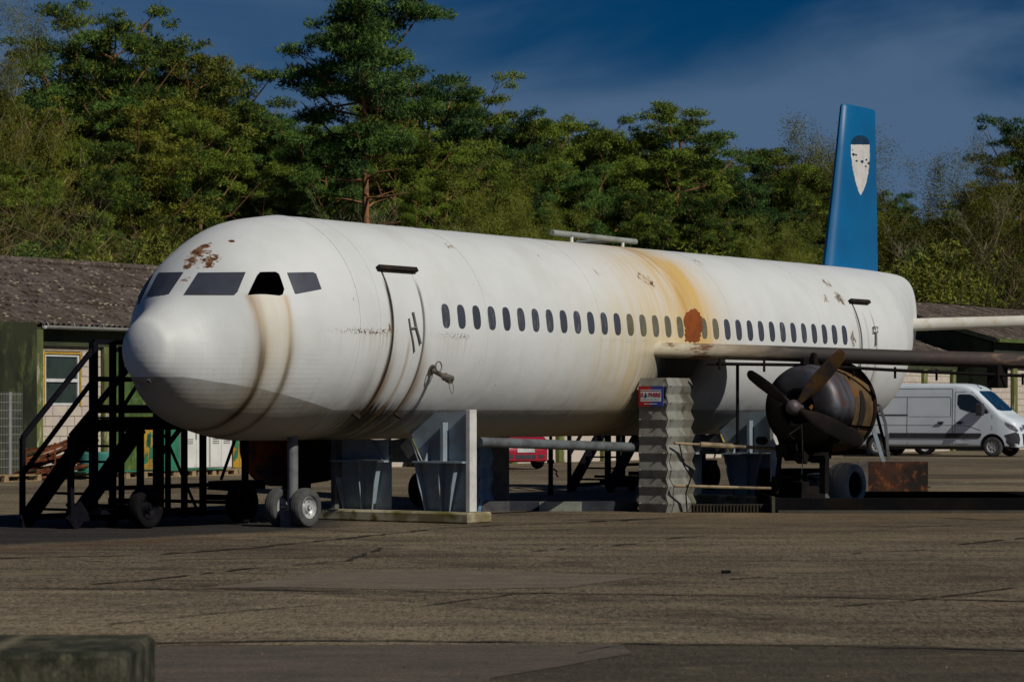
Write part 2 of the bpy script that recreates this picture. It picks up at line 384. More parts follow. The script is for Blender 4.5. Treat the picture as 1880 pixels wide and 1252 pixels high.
M_leaf = mat('dry_leaf', (0.30, 0.20, 0.10), (0.2, 0.14, 0.08), 9, rough=0.9, bs=0)
lf = MB(); r2 = random.Random(3)
for k in range(240):
    yy = 1 / r2.uniform(1 / 60, 1 / 15); xx = r2.uniform(-0.2, 0.2) * yy; a = r2.uniform(0, 6.3); q = r2.uniform(0.006, 0.016)
    lf.add([(xx, yy, 0.010), (xx + q * math.cos(a), yy + q * math.sin(a), 0.02), (xx - q * math.sin(a), yy + q * math.cos(a) * 1.4, 0.012)], [(0, 1, 2)])
tag(lf.build('leaf_litter', M_leaf), 'small dry leaves and grit scattered over the apron', 'litter', kind='stuff')
st = MB(); 
pc = gpt(1333, 1052); st.box((pc[0], pc[1], 0.015), (0.09, 0.06, 0.03))
tag(st.build('rubber_scrap', M_tyreblack, bevel=0.006), 'small black scrap of rubber lying on the apron', 'scrap')

# ------------------------------------------------------------------ buildings behind
M_mossy = mat('mossy_dark_render', (0.028, 0.034, 0.016), (0.012, 0.014, 0.009), 1.2, rough=0.95, bs=0.5, c3=(0.06, 0.07, 0.025), stretch=(1, 1, 0.4))
M_pil = mat('peeling_green_pilaster', (0.15, 0.17, 0.05), (0.085, 0.10, 0.035), 1.6, rough=0.9, bs=0.4, c3=(0.36, 0.35, 0.22), stretch=(1, 1, 0.35))
M_block = mat('pale_block', (0.57, 0.495, 0.425), (0.50, 0.43, 0.37), 1.7, rough=0.9, bs=0.3, bsc=14)
M_mortar = mat('mortar', (0.44, 0.38, 0.32), None, 6, rough=0.95)
M_roof = None
def roof_mat():
    m, nt, b = new_mat('lichen_fibre_cement', 0.95, 0, 0.1); p = world_pos(nt)
    mp = nt.nodes.new('ShaderNodeMapping'); mp.inputs['Rotation'].default_value = (0, 0, -AN); nt.links.new(p, mp.inputs[0])
    mp2 = nt.nodes.new('ShaderNodeMapping'); mp2.inputs['Scale'].default_value = (1.0, 0.55, 1); nt.links.new(mp.outputs[0], mp2.inputs[0]); q = mp2.outputs[0]
    a = noise(nt, q, 1.6, 6, 0.65); f = noise(nt, q, 7.5, 4, 0.75)
    vn = nt.nodes.new('ShaderNodeTexVoronoi'); nt.links.new(q, vn.inputs['Vector']); vn.inputs['Scale'].default_value = 11.0
    g, g2, _ = sep(nt, vn.outputs['Color'])
    c = mixc(nt, a.ss(0.38, 0.62), (0.15, 0.122, 0.110), (0.085, 0.066, 0.054))
    c = mixc(nt, f.ss(0.5, 0.66), c, (0.024, 0.018, 0.013))
    c = mixc(nt, g.ss(0.72, 0.85) * X(nt, vn.outputs['Distance']).ss(0.5, 0.2), c, (0.34, 0.31, 0.22))
    c = mixc(nt, noise(nt, q, 2.6, 5, 0.7).ss(0.56, 0.7) * 0.6, c, (0.075, 0.05, 0.022))
    nt.links.new(c, b.inputs['Base Color']); bump(nt, b, f + g * 0.4, 0.9, 0.05); return m
M_roof = roof_mat()
M_glassdark = mat('dark_window_glass', (0.035, 0.05, 0.04), (0.02, 0.03, 0.025), 2, rough=0.2, bs=0, spec=0.6)
M_uPVC = mat('white_window_frame', (0.62, 0.63, 0.62), (0.55, 0.56, 0.56), 4, rough=0.5, bs=0)
M_foam = mat('yellow_mounting_foam', (0.50, 0.30, 0.03), (0.38, 0.24, 0.05), 8, rough=0.9)
M_gutter = mat('zinc_gutter', (0.42, 0.42, 0.41), (0.34, 0.34, 0.34), 3, rough=0.5, metal=0.3)
M_greenwood = mat('green_painted_boards', (0.07, 0.13, 0.03), (0.045, 0.085, 0.025), 1.5, rough=0.8, c3=(0.12, 0.19, 0.05))
M_ochre = mat('ochre_painted_boards', (0.46, 0.26, 0.03), (0.34, 0.19, 0.03), 2.5, rough=0.8, c3=(0.06, 0.13, 0.02))
M_tealgreen = mat('sea_green_paint', (0.03, 0.20, 0.11), (0.025, 0.13, 0.075), 2.5, rough=0.7)
M_soffit = mat('dark_eave_board', (0.055, 0.062, 0.032), (0.03, 0.035, 0.02), 1.5, rough=0.9, bs=0.3)
M_gable = mat('green_gable_boards', (0.030, 0.042, 0.024), (0.022, 0.03, 0.018), 2, rough=0.9)

def roof_sheet_mesh(wd, ln):
    nw = int(round(wd / 0.18)) * 6; vs = []; fs = []
    for j in range(2):
        for i in range(nw + 1):
            u = i / nw * wd; vs.append((u - wd / 2, j * ln, 0.028 * math.cos(2 * math.pi * u / 0.18)))
    n = nw + 1
    for i in range(nw): fs.append((i, i + 1, n + i + 1, n + i))
    k = len(vs)
    for j in range(1):      # lower end thickness
        for i in range(nw + 1): vs.append((vs[i][0], vs[i][1], vs[i][2] - 0.012))
        for i in range(nw): fs.append((i + 1, i, k + i, k + i + 1))
    me = MB().add(vs, fs).mesh('roof_sheet', M_roof, smooth=40); return me
def roof_side(root, t0, t1, nf, zf, nr, zr, t_org, n_org, cols=True, wd=1.08):
    run = nr - nf; L = math.hypot(run, zr - zf); pitch = math.atan2(zr - zf, run); rows = 3; sl = L / rows + 0.16
    me = roof_sheet_mesh(wd, sl)
    k = int((t1 - t0) / wd); w2 = (t1 - t0) / k
    for j in range(rows):
        for i in range(k):
            d = j * (L / rows) - 0.06; tt = t0 + (i + 0.5) * w2
            jit = rnd.uniform(-0.006, 0.006)
            inst('roof_sheet', me, root, (tt - t_org, nf + d * math.cos(pitch) - n_org, zf + d * math.sin(pitch) + 0.03 + 0.028 * (1 - (j % 2)) * 0 + j * 0.014 + (i % 2) * 0.006),
                 (pitch - 0.012, jit, 0), (w2 / wd, 1, 1))
def wall_block_panel(root, t0, t1, n0, z0, z1, t_org, n_org, hole=None, bw=0.5, bh=0.24):
    b = MB(); b.rng((t0 - t_org, n0 + 0.03 - n_org, z0), (t1 - t_org, n0 + 0.2 - n_org, z1)); 
    if hole:        # mortar backing in four pieces round the window
        b = MB(); ha, hb, hc, hd = hole
        b.rng((t0 - t_org, n0 + 0.03 - n_org, z0), (ha - t_org, n0 + 0.2 - n_org, z1)); b.rng((hb - t_org, n0 + 0.03 - n_org, z0), (t1 - t_org, n0 + 0.2 - n_org, z1))
        b.rng((ha - t_org, n0 + 0.03 - n_org, z0), (hb - t_org, n0 + 0.2 - n_org, hc)); b.rng((ha - t_org, n0 + 0.03 - n_org, hd), (hb - t_org, n0 + 0.2 - n_org, z1))
    b.build('mortar_bed', M_mortar, root)
    rows = int((z1 - z0) / bh); hh = (z1 - z0) / rows; cache = {}
    for j in range(rows):
        za = z0 + j * hh; zb = za + hh; edges = [t0]; x = t0 + (bw if j % 2 else bw / 2)
        while x < t1 - 0.08: edges.append(x); x += bw
        edges.append(t1)
        for a, c in zip(edges[:-1], edges[1:]):
            segs = [(a, c, za, zb)]
            if hole and zb > hole[2] + 0.02 and za < hole[3] - 0.02:
                segs = []
                if a < hole[0]: segs.append((a, min(c, hole[0]), za, zb))
                if c > hole[1]: segs.append((max(a, hole[1]), c, za, zb))
            for (p, q, r, s) in segs:
                if q - p < 0.05: continue
                key = (round(q - p, 2), round(s - r, 2))
                if key not in cache:
                    cache[key] = MB().box((0, 0.045, 0), (q - p - 0.016, 0.09, s - r - 0.014)).mesh('block', M_block, bevel=0.005)
                inst('block', cache[key], root, ((p + q) / 2 - t_org, n0 - n_org + rnd.uniform(-0.004, 0.004), (r + s) / 2))

WN = 46.0
def P3(t0, n0): return lambda t, n, z: (t - t0, n - n0, z)
# --- long shed, left end
TA0, TA1 = 40.5, 96.9
shed = tag(empty('shed', W(48, WN), AN), 'long low shed with mossy grey corrugated roof behind the aircraft, left end at the stairs', 'building')
Q = P3(48, WN)
EZ, RZ, RN = 3.62, 5.42, 51.2
wb = MB()
wb.rng(Q(46.55, WN + 0.25, 0), Q(TA1, WN + 0.5, EZ - 0.05)); wb.rng(Q(TA0, RN + 5, 0), Q(TA1, RN + 5.2, EZ))
wb.build('back_wall', M_mossy, shed)
# gable piece and projecting dark pier at the very left
MB().rng(Q(TA0, WN - 0.55, 0), Q(46.2, WN - 0.3, EZ + 0.02)).build('dark_end_wall', M_mossy, shed)
MB().rng(Q(46.2, WN - 0.45, 0), Q(46.52, WN + 0.1, EZ - 0.13)).build('pilaster', M_pil, shed, bevel=0.01)
MB().rng(Q(46.52, WN - 0.10, EZ - 0.50), Q(TA1, WN + 0.24, EZ - 0.12)).build('eave_beam', M_soffit, shed)
MB().rng(Q(46.3, WN - 0.30, EZ - 0.12), Q(TA1, WN + 0.2, EZ - 0.07)).build('soffit', M_soffit, shed)
hole = (47.03, 48.22, 1.70, 2.93)
wall_block_panel(shed, 46.54, 48.95, WN, 0.0, EZ - 0.5, 48, WN, hole)
wf = MB(); a, b_, c_, d_ = hole
wf.rng(Q(a, WN + 0.02, c_), Q(a + 0.06, WN + 0.09, d_)).rng(Q(b_ - 0.06, WN + 0.02, c_), Q(b_, WN + 0.09, d_)).rng(Q(a + 0.06, WN + 0.02, c_), Q(b_ - 0.06, WN + 0.09, c_ + 0.06)).rng(Q(a + 0.06, WN + 0.02, d_ - 0.06), Q(b_ - 0.06, WN + 0.09, d_)).rng(Q(a + 0.06, WN + 0.015, 2.26), Q(b_ - 0.06, WN + 0.088, 2.34))
win = wf.build('window', M_uPVC, shed, bevel=0.004)
MB().rng(Q(a + 0.06, WN + 0.06, c_ + 0.06), Q(b_ - 0.06, WN + 0.07, 2.26)).build('pane', M_glassdark, win)
MB().rng(Q(a + 0.06, WN + 0.06, 2.34), Q(b_ - 0.06, WN + 0.07, d_ - 0.06)).build('pane', M_glassdark, win)
MB().rng(Q(a - 0.04, WN - 0.012, c_ - 0.03), Q(a - 0.003, WN + 0.02, d_ + 0.05)).rng(Q(b_ + 0.003, WN - 0.012, c_ - 0.03), Q(b_ + 0.04, WN + 0.02, d_ + 0.05)).rng(Q(a - 0.003, WN - 0.012, d_ + 0.003), Q(b_ + 0.003, WN + 0.02, d_ + 0.05)).build('foam_joint', M_foam, shed)
MB().rng(Q(a - 0.25, WN - 0.006, d_ + 0.07), Q(b_ + 0.25, WN + 0.004, d_ + 0.2)).build('lintel', mat('raw_lintel', (0.36, 0.30, 0.22), (0.28, 0.23, 0.17), 5), shed)
# pilasters and fillings further along
tp = 48.95; k = 0
fills = ['door', 'green', 'blocks', 'blocks']
while tp < TA1 - 0.3:
    MB().rng(Q(tp + 0.003, WN - 0.12, 0), Q(tp + 0.3, WN + 0.2, EZ - 0.5)).build('pilaster', M_pil, shed, bevel=0.01)
    nx = min(tp + 2.5, TA1 - 0.01)
    if k in (0, 1, 2, 3):
        for j in range(int((nx - tp - 0.32) / 0.2)):
            x = tp + 0.32 + j * 0.2
            MB().rng(Q(x, WN + 0.03 + 0.006 * (j % 2), 0.05), Q(x + 0.19, WN + 0.10, EZ - 0.52)).build('board', M_greenwood if k != 2 else M_ochre, shed)
    elif nx > 92:
        wall_block_panel(shed, tp + 0.31, nx - 0.01, WN, 0.0, EZ - 0.5, 48, WN)
    else:
        MB().rng(Q(tp + 0.31, WN + 0.02, 0), Q(nx - 0.01, WN + 0.12, EZ - 0.52)).build('infill_panel', M_block, shed)
    tp += 2.5; k += 1
roof_side(shed, TA0, 55.6, WN - 0.32, EZ, RN, RZ, 48, WN)
roof_side(shed, 88.0, TA1, WN - 0.32, EZ, RN, RZ, 48, WN)
MB().add([Q(55.6, WN - 0.32, EZ + 0.03), Q(88, WN - 0.32, EZ + 0.03), Q(88, RN, RZ + 0.03), Q(55.6, RN, RZ + 0.03), Q(55.6, WN - 0.32, EZ - 0.03), Q(88, WN - 0.32, EZ - 0.03), Q(88, RN, RZ - 0.03), Q(55.6, RN, RZ - 0.03)], [(0, 1, 2, 3), (4, 5, 6, 7), (0, 1, 5, 4)]).build('middle_roof', M_roof, shed)
MB().add([Q(TA0, RN, RZ + 0.1), Q(TA1, RN, RZ + 0.1), Q(TA1, RN + 5.6, EZ), Q(TA0, RN + 5.6, EZ)], [(0, 1, 2, 3)]).build('rear_roof', M_roof, shed)
MB().tube([Q(TA0, RN, RZ + 0.08), Q(TA1, RN, RZ + 0.08)], 0.11, 8).build('ridge_cap', M_roof, shed)
gt = []
for j in range(9):
    th = math.pi * j / 8; gt.append((math.cos(th) * 0.085, -math.sin(th) * 0.085))
gm_ = MB(); rings = []
for tt in (46.6, 51.2):
    rings.append([Vector(Q(tt, WN - 0.43 + u, EZ - 0.03 + v)) for u, v in gt] + [Vector(Q(tt, WN - 0.43 + u * 0.92, EZ - 0.03 + v * 0.92)) for u, v in reversed(gt)])
gm_.loft(rings); gu = gm_.build('gutter', M_gutter, shed, smooth=40)
for tt in (46.6, 47.5, 48.5, 49.5, 50.5):
    MB().lathe([(-0.012, 0.088), (-0.012, 0.097), (0.012, 0.097), (0.012, 0.088)], Q(tt, WN - 0.43, EZ - 0.03), (1, 0, 0), 16, True).build('gutter_bracket', M_gutter, gu)
# --- taller shed on the right
TB0, TB1 = 97.0, 128.0
shedb = tag(empty('shed', W(104, 45), AN), 'taller shed with green gable and white block walls beyond the van, at the right edge', 'building')
Q = P3(104, 45)
BZ, BR, BN = 4.3, 6.0, 50.4
MB().rng(Q(TB0, 45.25, 0), Q(TB1, 45.5, BZ - 0.1)).build('front_wall', M_mossy, shedb)
MB().prism([Q(TB0, 44.6, 0), Q(TB0, 55.8, 0), Q(TB0, 55.8, BZ), Q(TB0, BN, BR - 0.05), Q(TB0, 44.6, BZ - 0.1)], (0.2, 0, 0)).build('gable_wall', M_gable, shedb)
MB().rng(Q(TB0 + 0.2, 44.5, BZ - 0.75), Q(TB1, 45.2, BZ - 0.1)).build('eave_beam', M_gable, shedb)
tp = TB0 + 0.35; k = 0
while tp < 112:
    MB().rng(Q(tp, 44.85, 0), Q(tp + 0.35, 45.24, BZ - 0.75)).build('pilaster', M_pil, shedb, bevel=0.01)
    if k != 2: wall_block_panel(shedb, tp + 0.36, tp + 2.49, 45.0, 0.0, BZ - 0.76, 104, 45)
    else:
        wall_block_panel(shedb, tp + 0.36, tp + 2.49, 45.0, 0.0, 2.2, 104, 45)
        MB().rng(Q(tp + 0.4, 45.05, 2.2), Q(tp + 2.4, 45.1, 3.4)).build('dark_opening', M_glassdark, shedb)
    tp += 2.5; k += 1
roof_side(shedb, TB0 - 0.15, 114.0, 44.3, BZ, BN, BR, 104, 45)
MB().add([Q(114, 44.3, BZ + 0.03), Q(TB1, 44.3, BZ + 0.03), Q(119, BN, BR + 0.03), Q(114, BN, BR + 0.03)], [(0, 1, 2, 3)]).build('hip_roof', M_roof, shedb)
MB().add([Q(TB0 - 0.15, BN, BR + 0.1), Q(119, BN, BR + 0.1), Q(TB1, 56, BZ), Q(TB0 - 0.15, 56, BZ)], [(0, 1, 2, 3)]).build('rear_roof', M_roof, shedb)
MB().bar(Q(TB0 - 0.2, 44.25, BZ - 0.02), Q(TB0 - 0.2, BN, BR - 0.02), 0.04, 0.18).build('verge_board', M_gable, shedb)
MB().rng(Q(TB0 - 0.1, 44.12, BZ - 0.1), Q(TB1, 44.24, BZ + 0.03)).build('gutter', mat('mossy_green_gutter', (0.10, 0.15, 0.03), (0.07, 0.10, 0.03), 2), shedb)
# forest floor behind
sheet('forest_floor', [tuple(W(0, 58).xy), tuple(W(220, 58).xy), tuple(W(330, 230).xy), tuple(W(-120, 330).xy), tuple(W(-60, 58).xy)], 0.012, mat('forest_floor', (0.05, 0.04, 0.02), (0.03, 0.035, 0.015), 0.5))

# ------------------------------------------------------------------ trees
def foliage_mat(name, ca, cb, cc, sat=1.0):
    m, nt, b = new_mat(name, 0.65, 0, 0.2)
    oi = nt.nodes.new('ShaderNodeObjectInfo'); r = X(nt, oi.outputs['Random'])
    p = world_pos(nt); a = noise(nt, p, 0.55, 3, 0.6); f = noise(nt, p, 3.5, 3, 0.6)
    g2 = noise(nt, p, 1.1, 3, 0.6); c = mixc(nt, (a + (r - 0.5) * 0.35).ss(0.40, 0.58), ca, cb); c = mixc(nt, g2.ss(0.52, 0.40) * 0.7, c, tuple(k * 0.25 for k in ca)); c = mixc(nt, f.ss(0.5, 0.66) * 0.75, c, cc)
    nt.links.new(c, b.inputs['Base Color'])
    tr = nt.nodes.new('ShaderNodeBsdfTranslucent'); nt.links.new(c, tr.inputs[0])
    mx = nt.nodes.new('ShaderNodeMixShader'); mx.inputs[0].default_value = 0.10
    out = [n for n in nt.nodes if n.type == 'OUTPUT_MATERIAL'][0]
    nt.links.new(b.outputs[0], mx.inputs[1]); nt.links.new(tr.outputs[0], mx.inputs[2]); nt.links.new(mx.outputs[0], out.inputs[0])
    return m
M_pine = foliage_mat('pine_needles', (0.045, 0.095, 0.018), (0.165, 0.24, 0.03), (0.33, 0.37, 0.04))
M_pinedark = foliage_mat('dark_pine_needles', (0.026, 0.075, 0.024), (0.10, 0.195, 0.04), (0.21, 0.30, 0.05))
M_olive = foliage_mat('olive_needles', (0.08, 0.11, 0.018), (0.20, 0.22, 0.03), (0.34, 0.32, 0.04))
M_birchleaf = foliage_mat('young_birch_leaves', (0.11, 0.13, 0.018), (0.16, 0.17, 0.02), (0.20, 0.15, 0.022))
M_bright = foliage_mat('fresh_green_leaves', (0.132, 0.165, 0.017), (0.23, 0.257, 0.027), (0.29, 0.29, 0.043))
M_twig = mat('twig_bark', (0.13, 0.10, 0.05), (0.07, 0.05, 0.028), 2, rough=0.95, bs=0)
M_twigpale = mat('pale_birch_bark', (0.28, 0.25, 0.15), (0.12, 0.10, 0.055), 2, rough=0.9, bs=0)
M_barkred = mat('red_pine_bark', (0.30, 0.14, 0.06), (0.13, 0.075, 0.045), 2.5, rough=0.95, bs=0.6, bsc=9, bd=0.03)
def tufts(C, out, K, L, wd, rg, upb=0.35):
    n = len(C); C2 = np.repeat(C, K, 0); D = rg.normal(size=(n * K, 3)); D /= np.linalg.norm(D, axis=1)[:, None]
    D = D + np.repeat(out, K, 0) * 0.7; D[:, 2] += upb; D /= np.linalg.norm(D, axis=1)[:, None]
    R = rg.normal(size=D.shape); Pp = np.cross(D, R); Pp /= np.linalg.norm(Pp, axis=1)[:, None] + 1e-9
    ln = (L * rg.uniform(0.6, 1.25, len(D)))[:, None]; w2 = (wd * rg.uniform(0.6, 1.3, len(D)))[:, None]
    V = np.empty((len(D) * 3, 3)); V[0::3] = C2 + Pp * w2; V[1::3] = C2 - Pp * w2; V[2::3] = C2 + D * ln
    return V
def crown_pine(seed, H=16.0, lo=0.3, rad=3.2, pads=95, tuft=120, flat=0.42, irregular=0.5, m=None, lean=0.0, dead=0):
    rg = np.random.default_rng(seed); r = random.Random(seed); tr = MB(); ns = 9; pts = []
    wob = [rg.normal() * 0.16 for _ in range(2)]
    for i in range(ns + 1):
        u = i / ns; pts.append(Vector((math.sin(u * 4 + wob[0]) * 0.22 + lean * u * u * 2, math.sin(u * 3 + 1 + wob[1]) * 0.2, u * H * 0.97)))
    def trunk_at(u):
        k = min(int(u * ns), ns - 1); return pts[k].lerp(pts[k + 1], u * ns - k)
    tr.tube(pts, [0.21 * (1 - i / ns) ** 0.8 + 0.03 for i in range(ns + 1)], 8)
    VV = []; fa = r.uniform(0, 6.3)
    nb = pads // 4
    for b in range(nb):
        u = lo + (1 - lo) * ((b + r.random()) / nb) ** 0.85; u = min(u, 0.985)
        v_ = max(0.0, (u - lo) / (1 - lo)); prof = math.sqrt(max(0.05, 1 - ((v_ - 0.42) / 0.60) ** 2))
        L = rad * prof * r.uniform(1 - irregular, 1 + irregular * 0.35) + 0.45
        fa += 2.4 + r.uniform(-0.5, 0.5); base = trunk_at(u); el = r.uniform(0.0, 0.5) + (u - lo) * 0.6
        d = Vector((math.cos(fa), math.sin(fa), math.tan(el) * 0.8)).normalized()
        mid = base + d * L * 0.5 + Vector((0, 0, -0.12 * L)); tip = base + d * L + Vector((0, 0, 0.10 * L))
        tr.tube([base, mid, tip], [0.07 * (1.3 - u), 0.045, 0.015], 4)
        for q in range(6):
            f = r.uniform(0.30, 1.08); c = base.lerp(tip, f) + Vector((r.gauss(0, 0.4), r.gauss(0, 0.4), r.gauss(0, 0.22))) * (0.5 + L / rad * 0.6)
            rx = r.uniform(0.36, 0.80) * (0.6 + 0.5 * prof); n = int(tuft * rx * rx * 3.4)
            if q < 3: tr.tube([base.lerp(tip, f * 0.7), c], [0.02, 0.008], 3)
            S = rg.normal(size=(n, 3)); S /= np.linalg.norm(S, axis=1)[:, None]; rr = rg.random(n) ** 0.45
            S[:, 2] = np.where(S[:, 2] < 0, S[:, 2] * 0.45, S[:, 2])
            C = np.array(c)[None] + S * rr[:, None] * np.array([rx, rx, rx * flat])
            C += rg.normal(size=C.shape) * 0.05
            VV.append(tufts(C, S, 4, 0.17, 0.019, rg))
    for b in range(dead):
        u = lo * r.uniform(0.62, 1.02); fa += 2.1; base = trunk_at(u); L = r.uniform(0.8, 2.4); d = Vector((math.cos(fa), math.sin(fa), r.uniform(-0.1, 0.35)))
        m1 = base + d * L * 0.5; tp_ = m1 + Vector((math.cos(fa + 0.6), math.sin(fa + 0.6), 0.1)) * L * 0.5; tr.tube([base, m1, tp_], [0.055, 0.04, 0.012], 4); tr.tube([m1, m1 + Vector((math.cos(fa - 0.8), math.sin(fa - 0.8), 0.3)) * L * 0.4], [0.03, 0.008], 3)
    V = np.concatenate(VV); F = np.arange(len(V)).reshape(-1, 3)
    return arr_mesh('crown', V, F, m or M_pine), tr.mesh('trunk', M_barkred, smooth=60)
def branching(seed, H, spread, n0, depth, r0, up=0.6, m=None):
    """bare or thin tree: recursive branches; returns branch mesh builder and list of twig tips"""
    r = random.Random(seed); tr = MB(); tips = []
    def grow(p, d, L, rad, lev):
        q = p; pts = [p]; rs = [rad]; n = 3 if lev else 6
        for i in range(n):
            d = (d + Vector((r.gauss(0, 0.13), r.gauss(0, 0.13), r.gauss(0.03, 0.08)))).normalized(); q = q + d * L / n; pts.append(q); rs.append(max(0.006, rad * (1 - 0.75 * (i + 1) / n)))
        tr.tube(pts, rs, 5 if lev == 0 else 3, cap=False)
        if lev >= depth: tips.append((q, d)); tips.append((pts[1], d)); tips.append((pts[2], d)); return
        kk = n0 if lev == 0 else r.randint(4, 6)
        for j in range(kk):
            f = r.uniform(0.22 if lev == 0 else 0.15, 1.0); i = min(int(f * n), n - 1); bp = pts[i].lerp(pts[i + 1], f * n - i)
            a = r.uniform(0, 6.28); s = Vector((math.cos(a), math.sin(a), r.uniform(0.1, up * 1.6)))
            nd = (d * 0.55 + s * spread).normalized()
            grow(bp, nd, L * r.uniform(0.32, 0.55) * (1.15 - 0.5 * f if lev == 0 else 1), max(0.009, rad * 0.42), lev + 1)
    grow(Vector((0, 0, 0)), Vector((r.gauss(0, 0.05), r.gauss(0, 0.05), 1)).normalized(), H, r0, 0)
    return tr, tips
def leafy(seed, H, spread, n0, depth, r0, m_leaf, m_bark, nl=14, rad=0.5, drop=0.4, L=0.085, wd=0.022):
    tr, tips = branching(seed, H, spread, n0, depth, r0); rg = np.random.default_rng(seed)
    T = np.array([tuple(p) for p, d in tips]); C = np.repeat(T, nl, 0); C = C + rg.normal(size=C.shape) * rad * np.array([0.6, 0.6, 0.5]); C[:, 2] -= np.abs(rg.normal(size=len(C))) * drop
    V = tufts(C, rg.normal(size=C.shape) * 0.5, 2, L, wd, rg, -0.3)
    return arr_mesh('crown', V, np.arange(len(V)).reshape(-1, 3), m_leaf), tr.mesh('trunk', m_bark)
PV = [crown_pine(11, lo=0.36, rad=3.0, pads=130, irregular=0.6),
      crown_pine(12, lo=0.14, rad=3.3, pads=150, irregular=0.5),
      crown_pine(13, lo=0.12, rad=3.4, pads=150, irregular=0.55, m=M_pinedark),
      crown_pine(14, lo=0.06, rad=3.2, pads=150, irregular=0.45, m=M_olive),
      crown_pine(15, lo=0.18, rad=3.6, pads=140, irregular=0.65)]
BIG = crown_pine(22, H=16.0, lo=0.64, rad=2.7, pads=130, tuft=120, irregular=0.6, flat=0.42, m=M_pinedark, dead=12)
BR = [leafy(31, 15, 0.55, 30, 3, 0.06, M_birchleaf, M_twigpale, 44, 0.34, 0.9, 0.075, 0.017), leafy(33, 15, 0.8, 22, 3, 0.06, M_bright, M_twigpale, 34, 0.42, 0.3)]
_b = branching(41, 10, 0.9, 16, 3, 0.055); BARE = [_b[0].mesh('trunk', M_twigpale)]
_b = branching(42, 8, 1.0, 20, 3, 0.04); BARE.append(_b[0].mesh('trunk', M_twig))
def bush(seed, m):
    rg = np.random.default_rng(seed); C = []; 
    for k in range(26):
        c = np.array([rg.normal() * 1.1, rg.normal() * 1.1, abs(rg.normal()) * 1.6 + 0.9]); n = 420
        S = rg.normal(size=(n, 3)); S /= np.linalg.norm(S, axis=1)[:, None]; C.append(c + S * (rg.random(n) ** 0.5)[:, None] * rg.uniform(0.5, 0.95))
    C = np.concatenate(C); V = tufts(C, rg.normal(size=C.shape) * 0.4, 4, 0.13, 0.014, rg, 0.1)
    tr = MB(); r = random.Random(seed)
    for k in range(26):
        a = r.uniform(0, 6.3); s = r.uniform(0.3, 1.8); tr.tube([(0, 0, 0), (math.cos(a) * s * 0.4, math.sin(a) * s * 0.4, 1.3), (math.cos(a) * s, math.sin(a) * s, r.uniform(2.2, 4))], [0.03, 0.02, 0.006], 3)
    return arr_mesh('foliage', V, np.arange(len(V)).reshape(-1, 3), m), tr.mesh('stems', M_twig)
BU = [bush(51, M_olive), bush(52, M_pinedark), bush(53, M_bright), bush(54, M_pine)]
_hz = {}
def top_of(pair):
    k = pair[0].as_pointer()
    if k not in _hz:
        zs = []
        for me in pair:
            a = np.empty(len(me.vertices) * 3, np.float32); me.vertices.foreach_get('co', a); zs.append(np.percentile(a[2::3], 99.95))
        _hz[k] = float(max(zs))
    return _hz[k]
def tree(pair, H0, px, topy, D, label, name='pine_tree', group=None, rz=None, sxy=1.0, cat='tree', names=('crown', 'trunk')):
    H0 = top_of(pair); H = EYE + (HORY - topy) * D / FPX; s = H / H0; loc = G(px, D, 0)
    o = tag(empty(name, loc, rnd.uniform(0, 6.28) if rz is None else rz), label, cat, group); o.scale = (s * sxy, s * sxy, s)
    for nm, me in zip(names, pair):
        if me: inst(nm, me, o)
    return o
def edge(px): return 80 + px / 1880 * 52
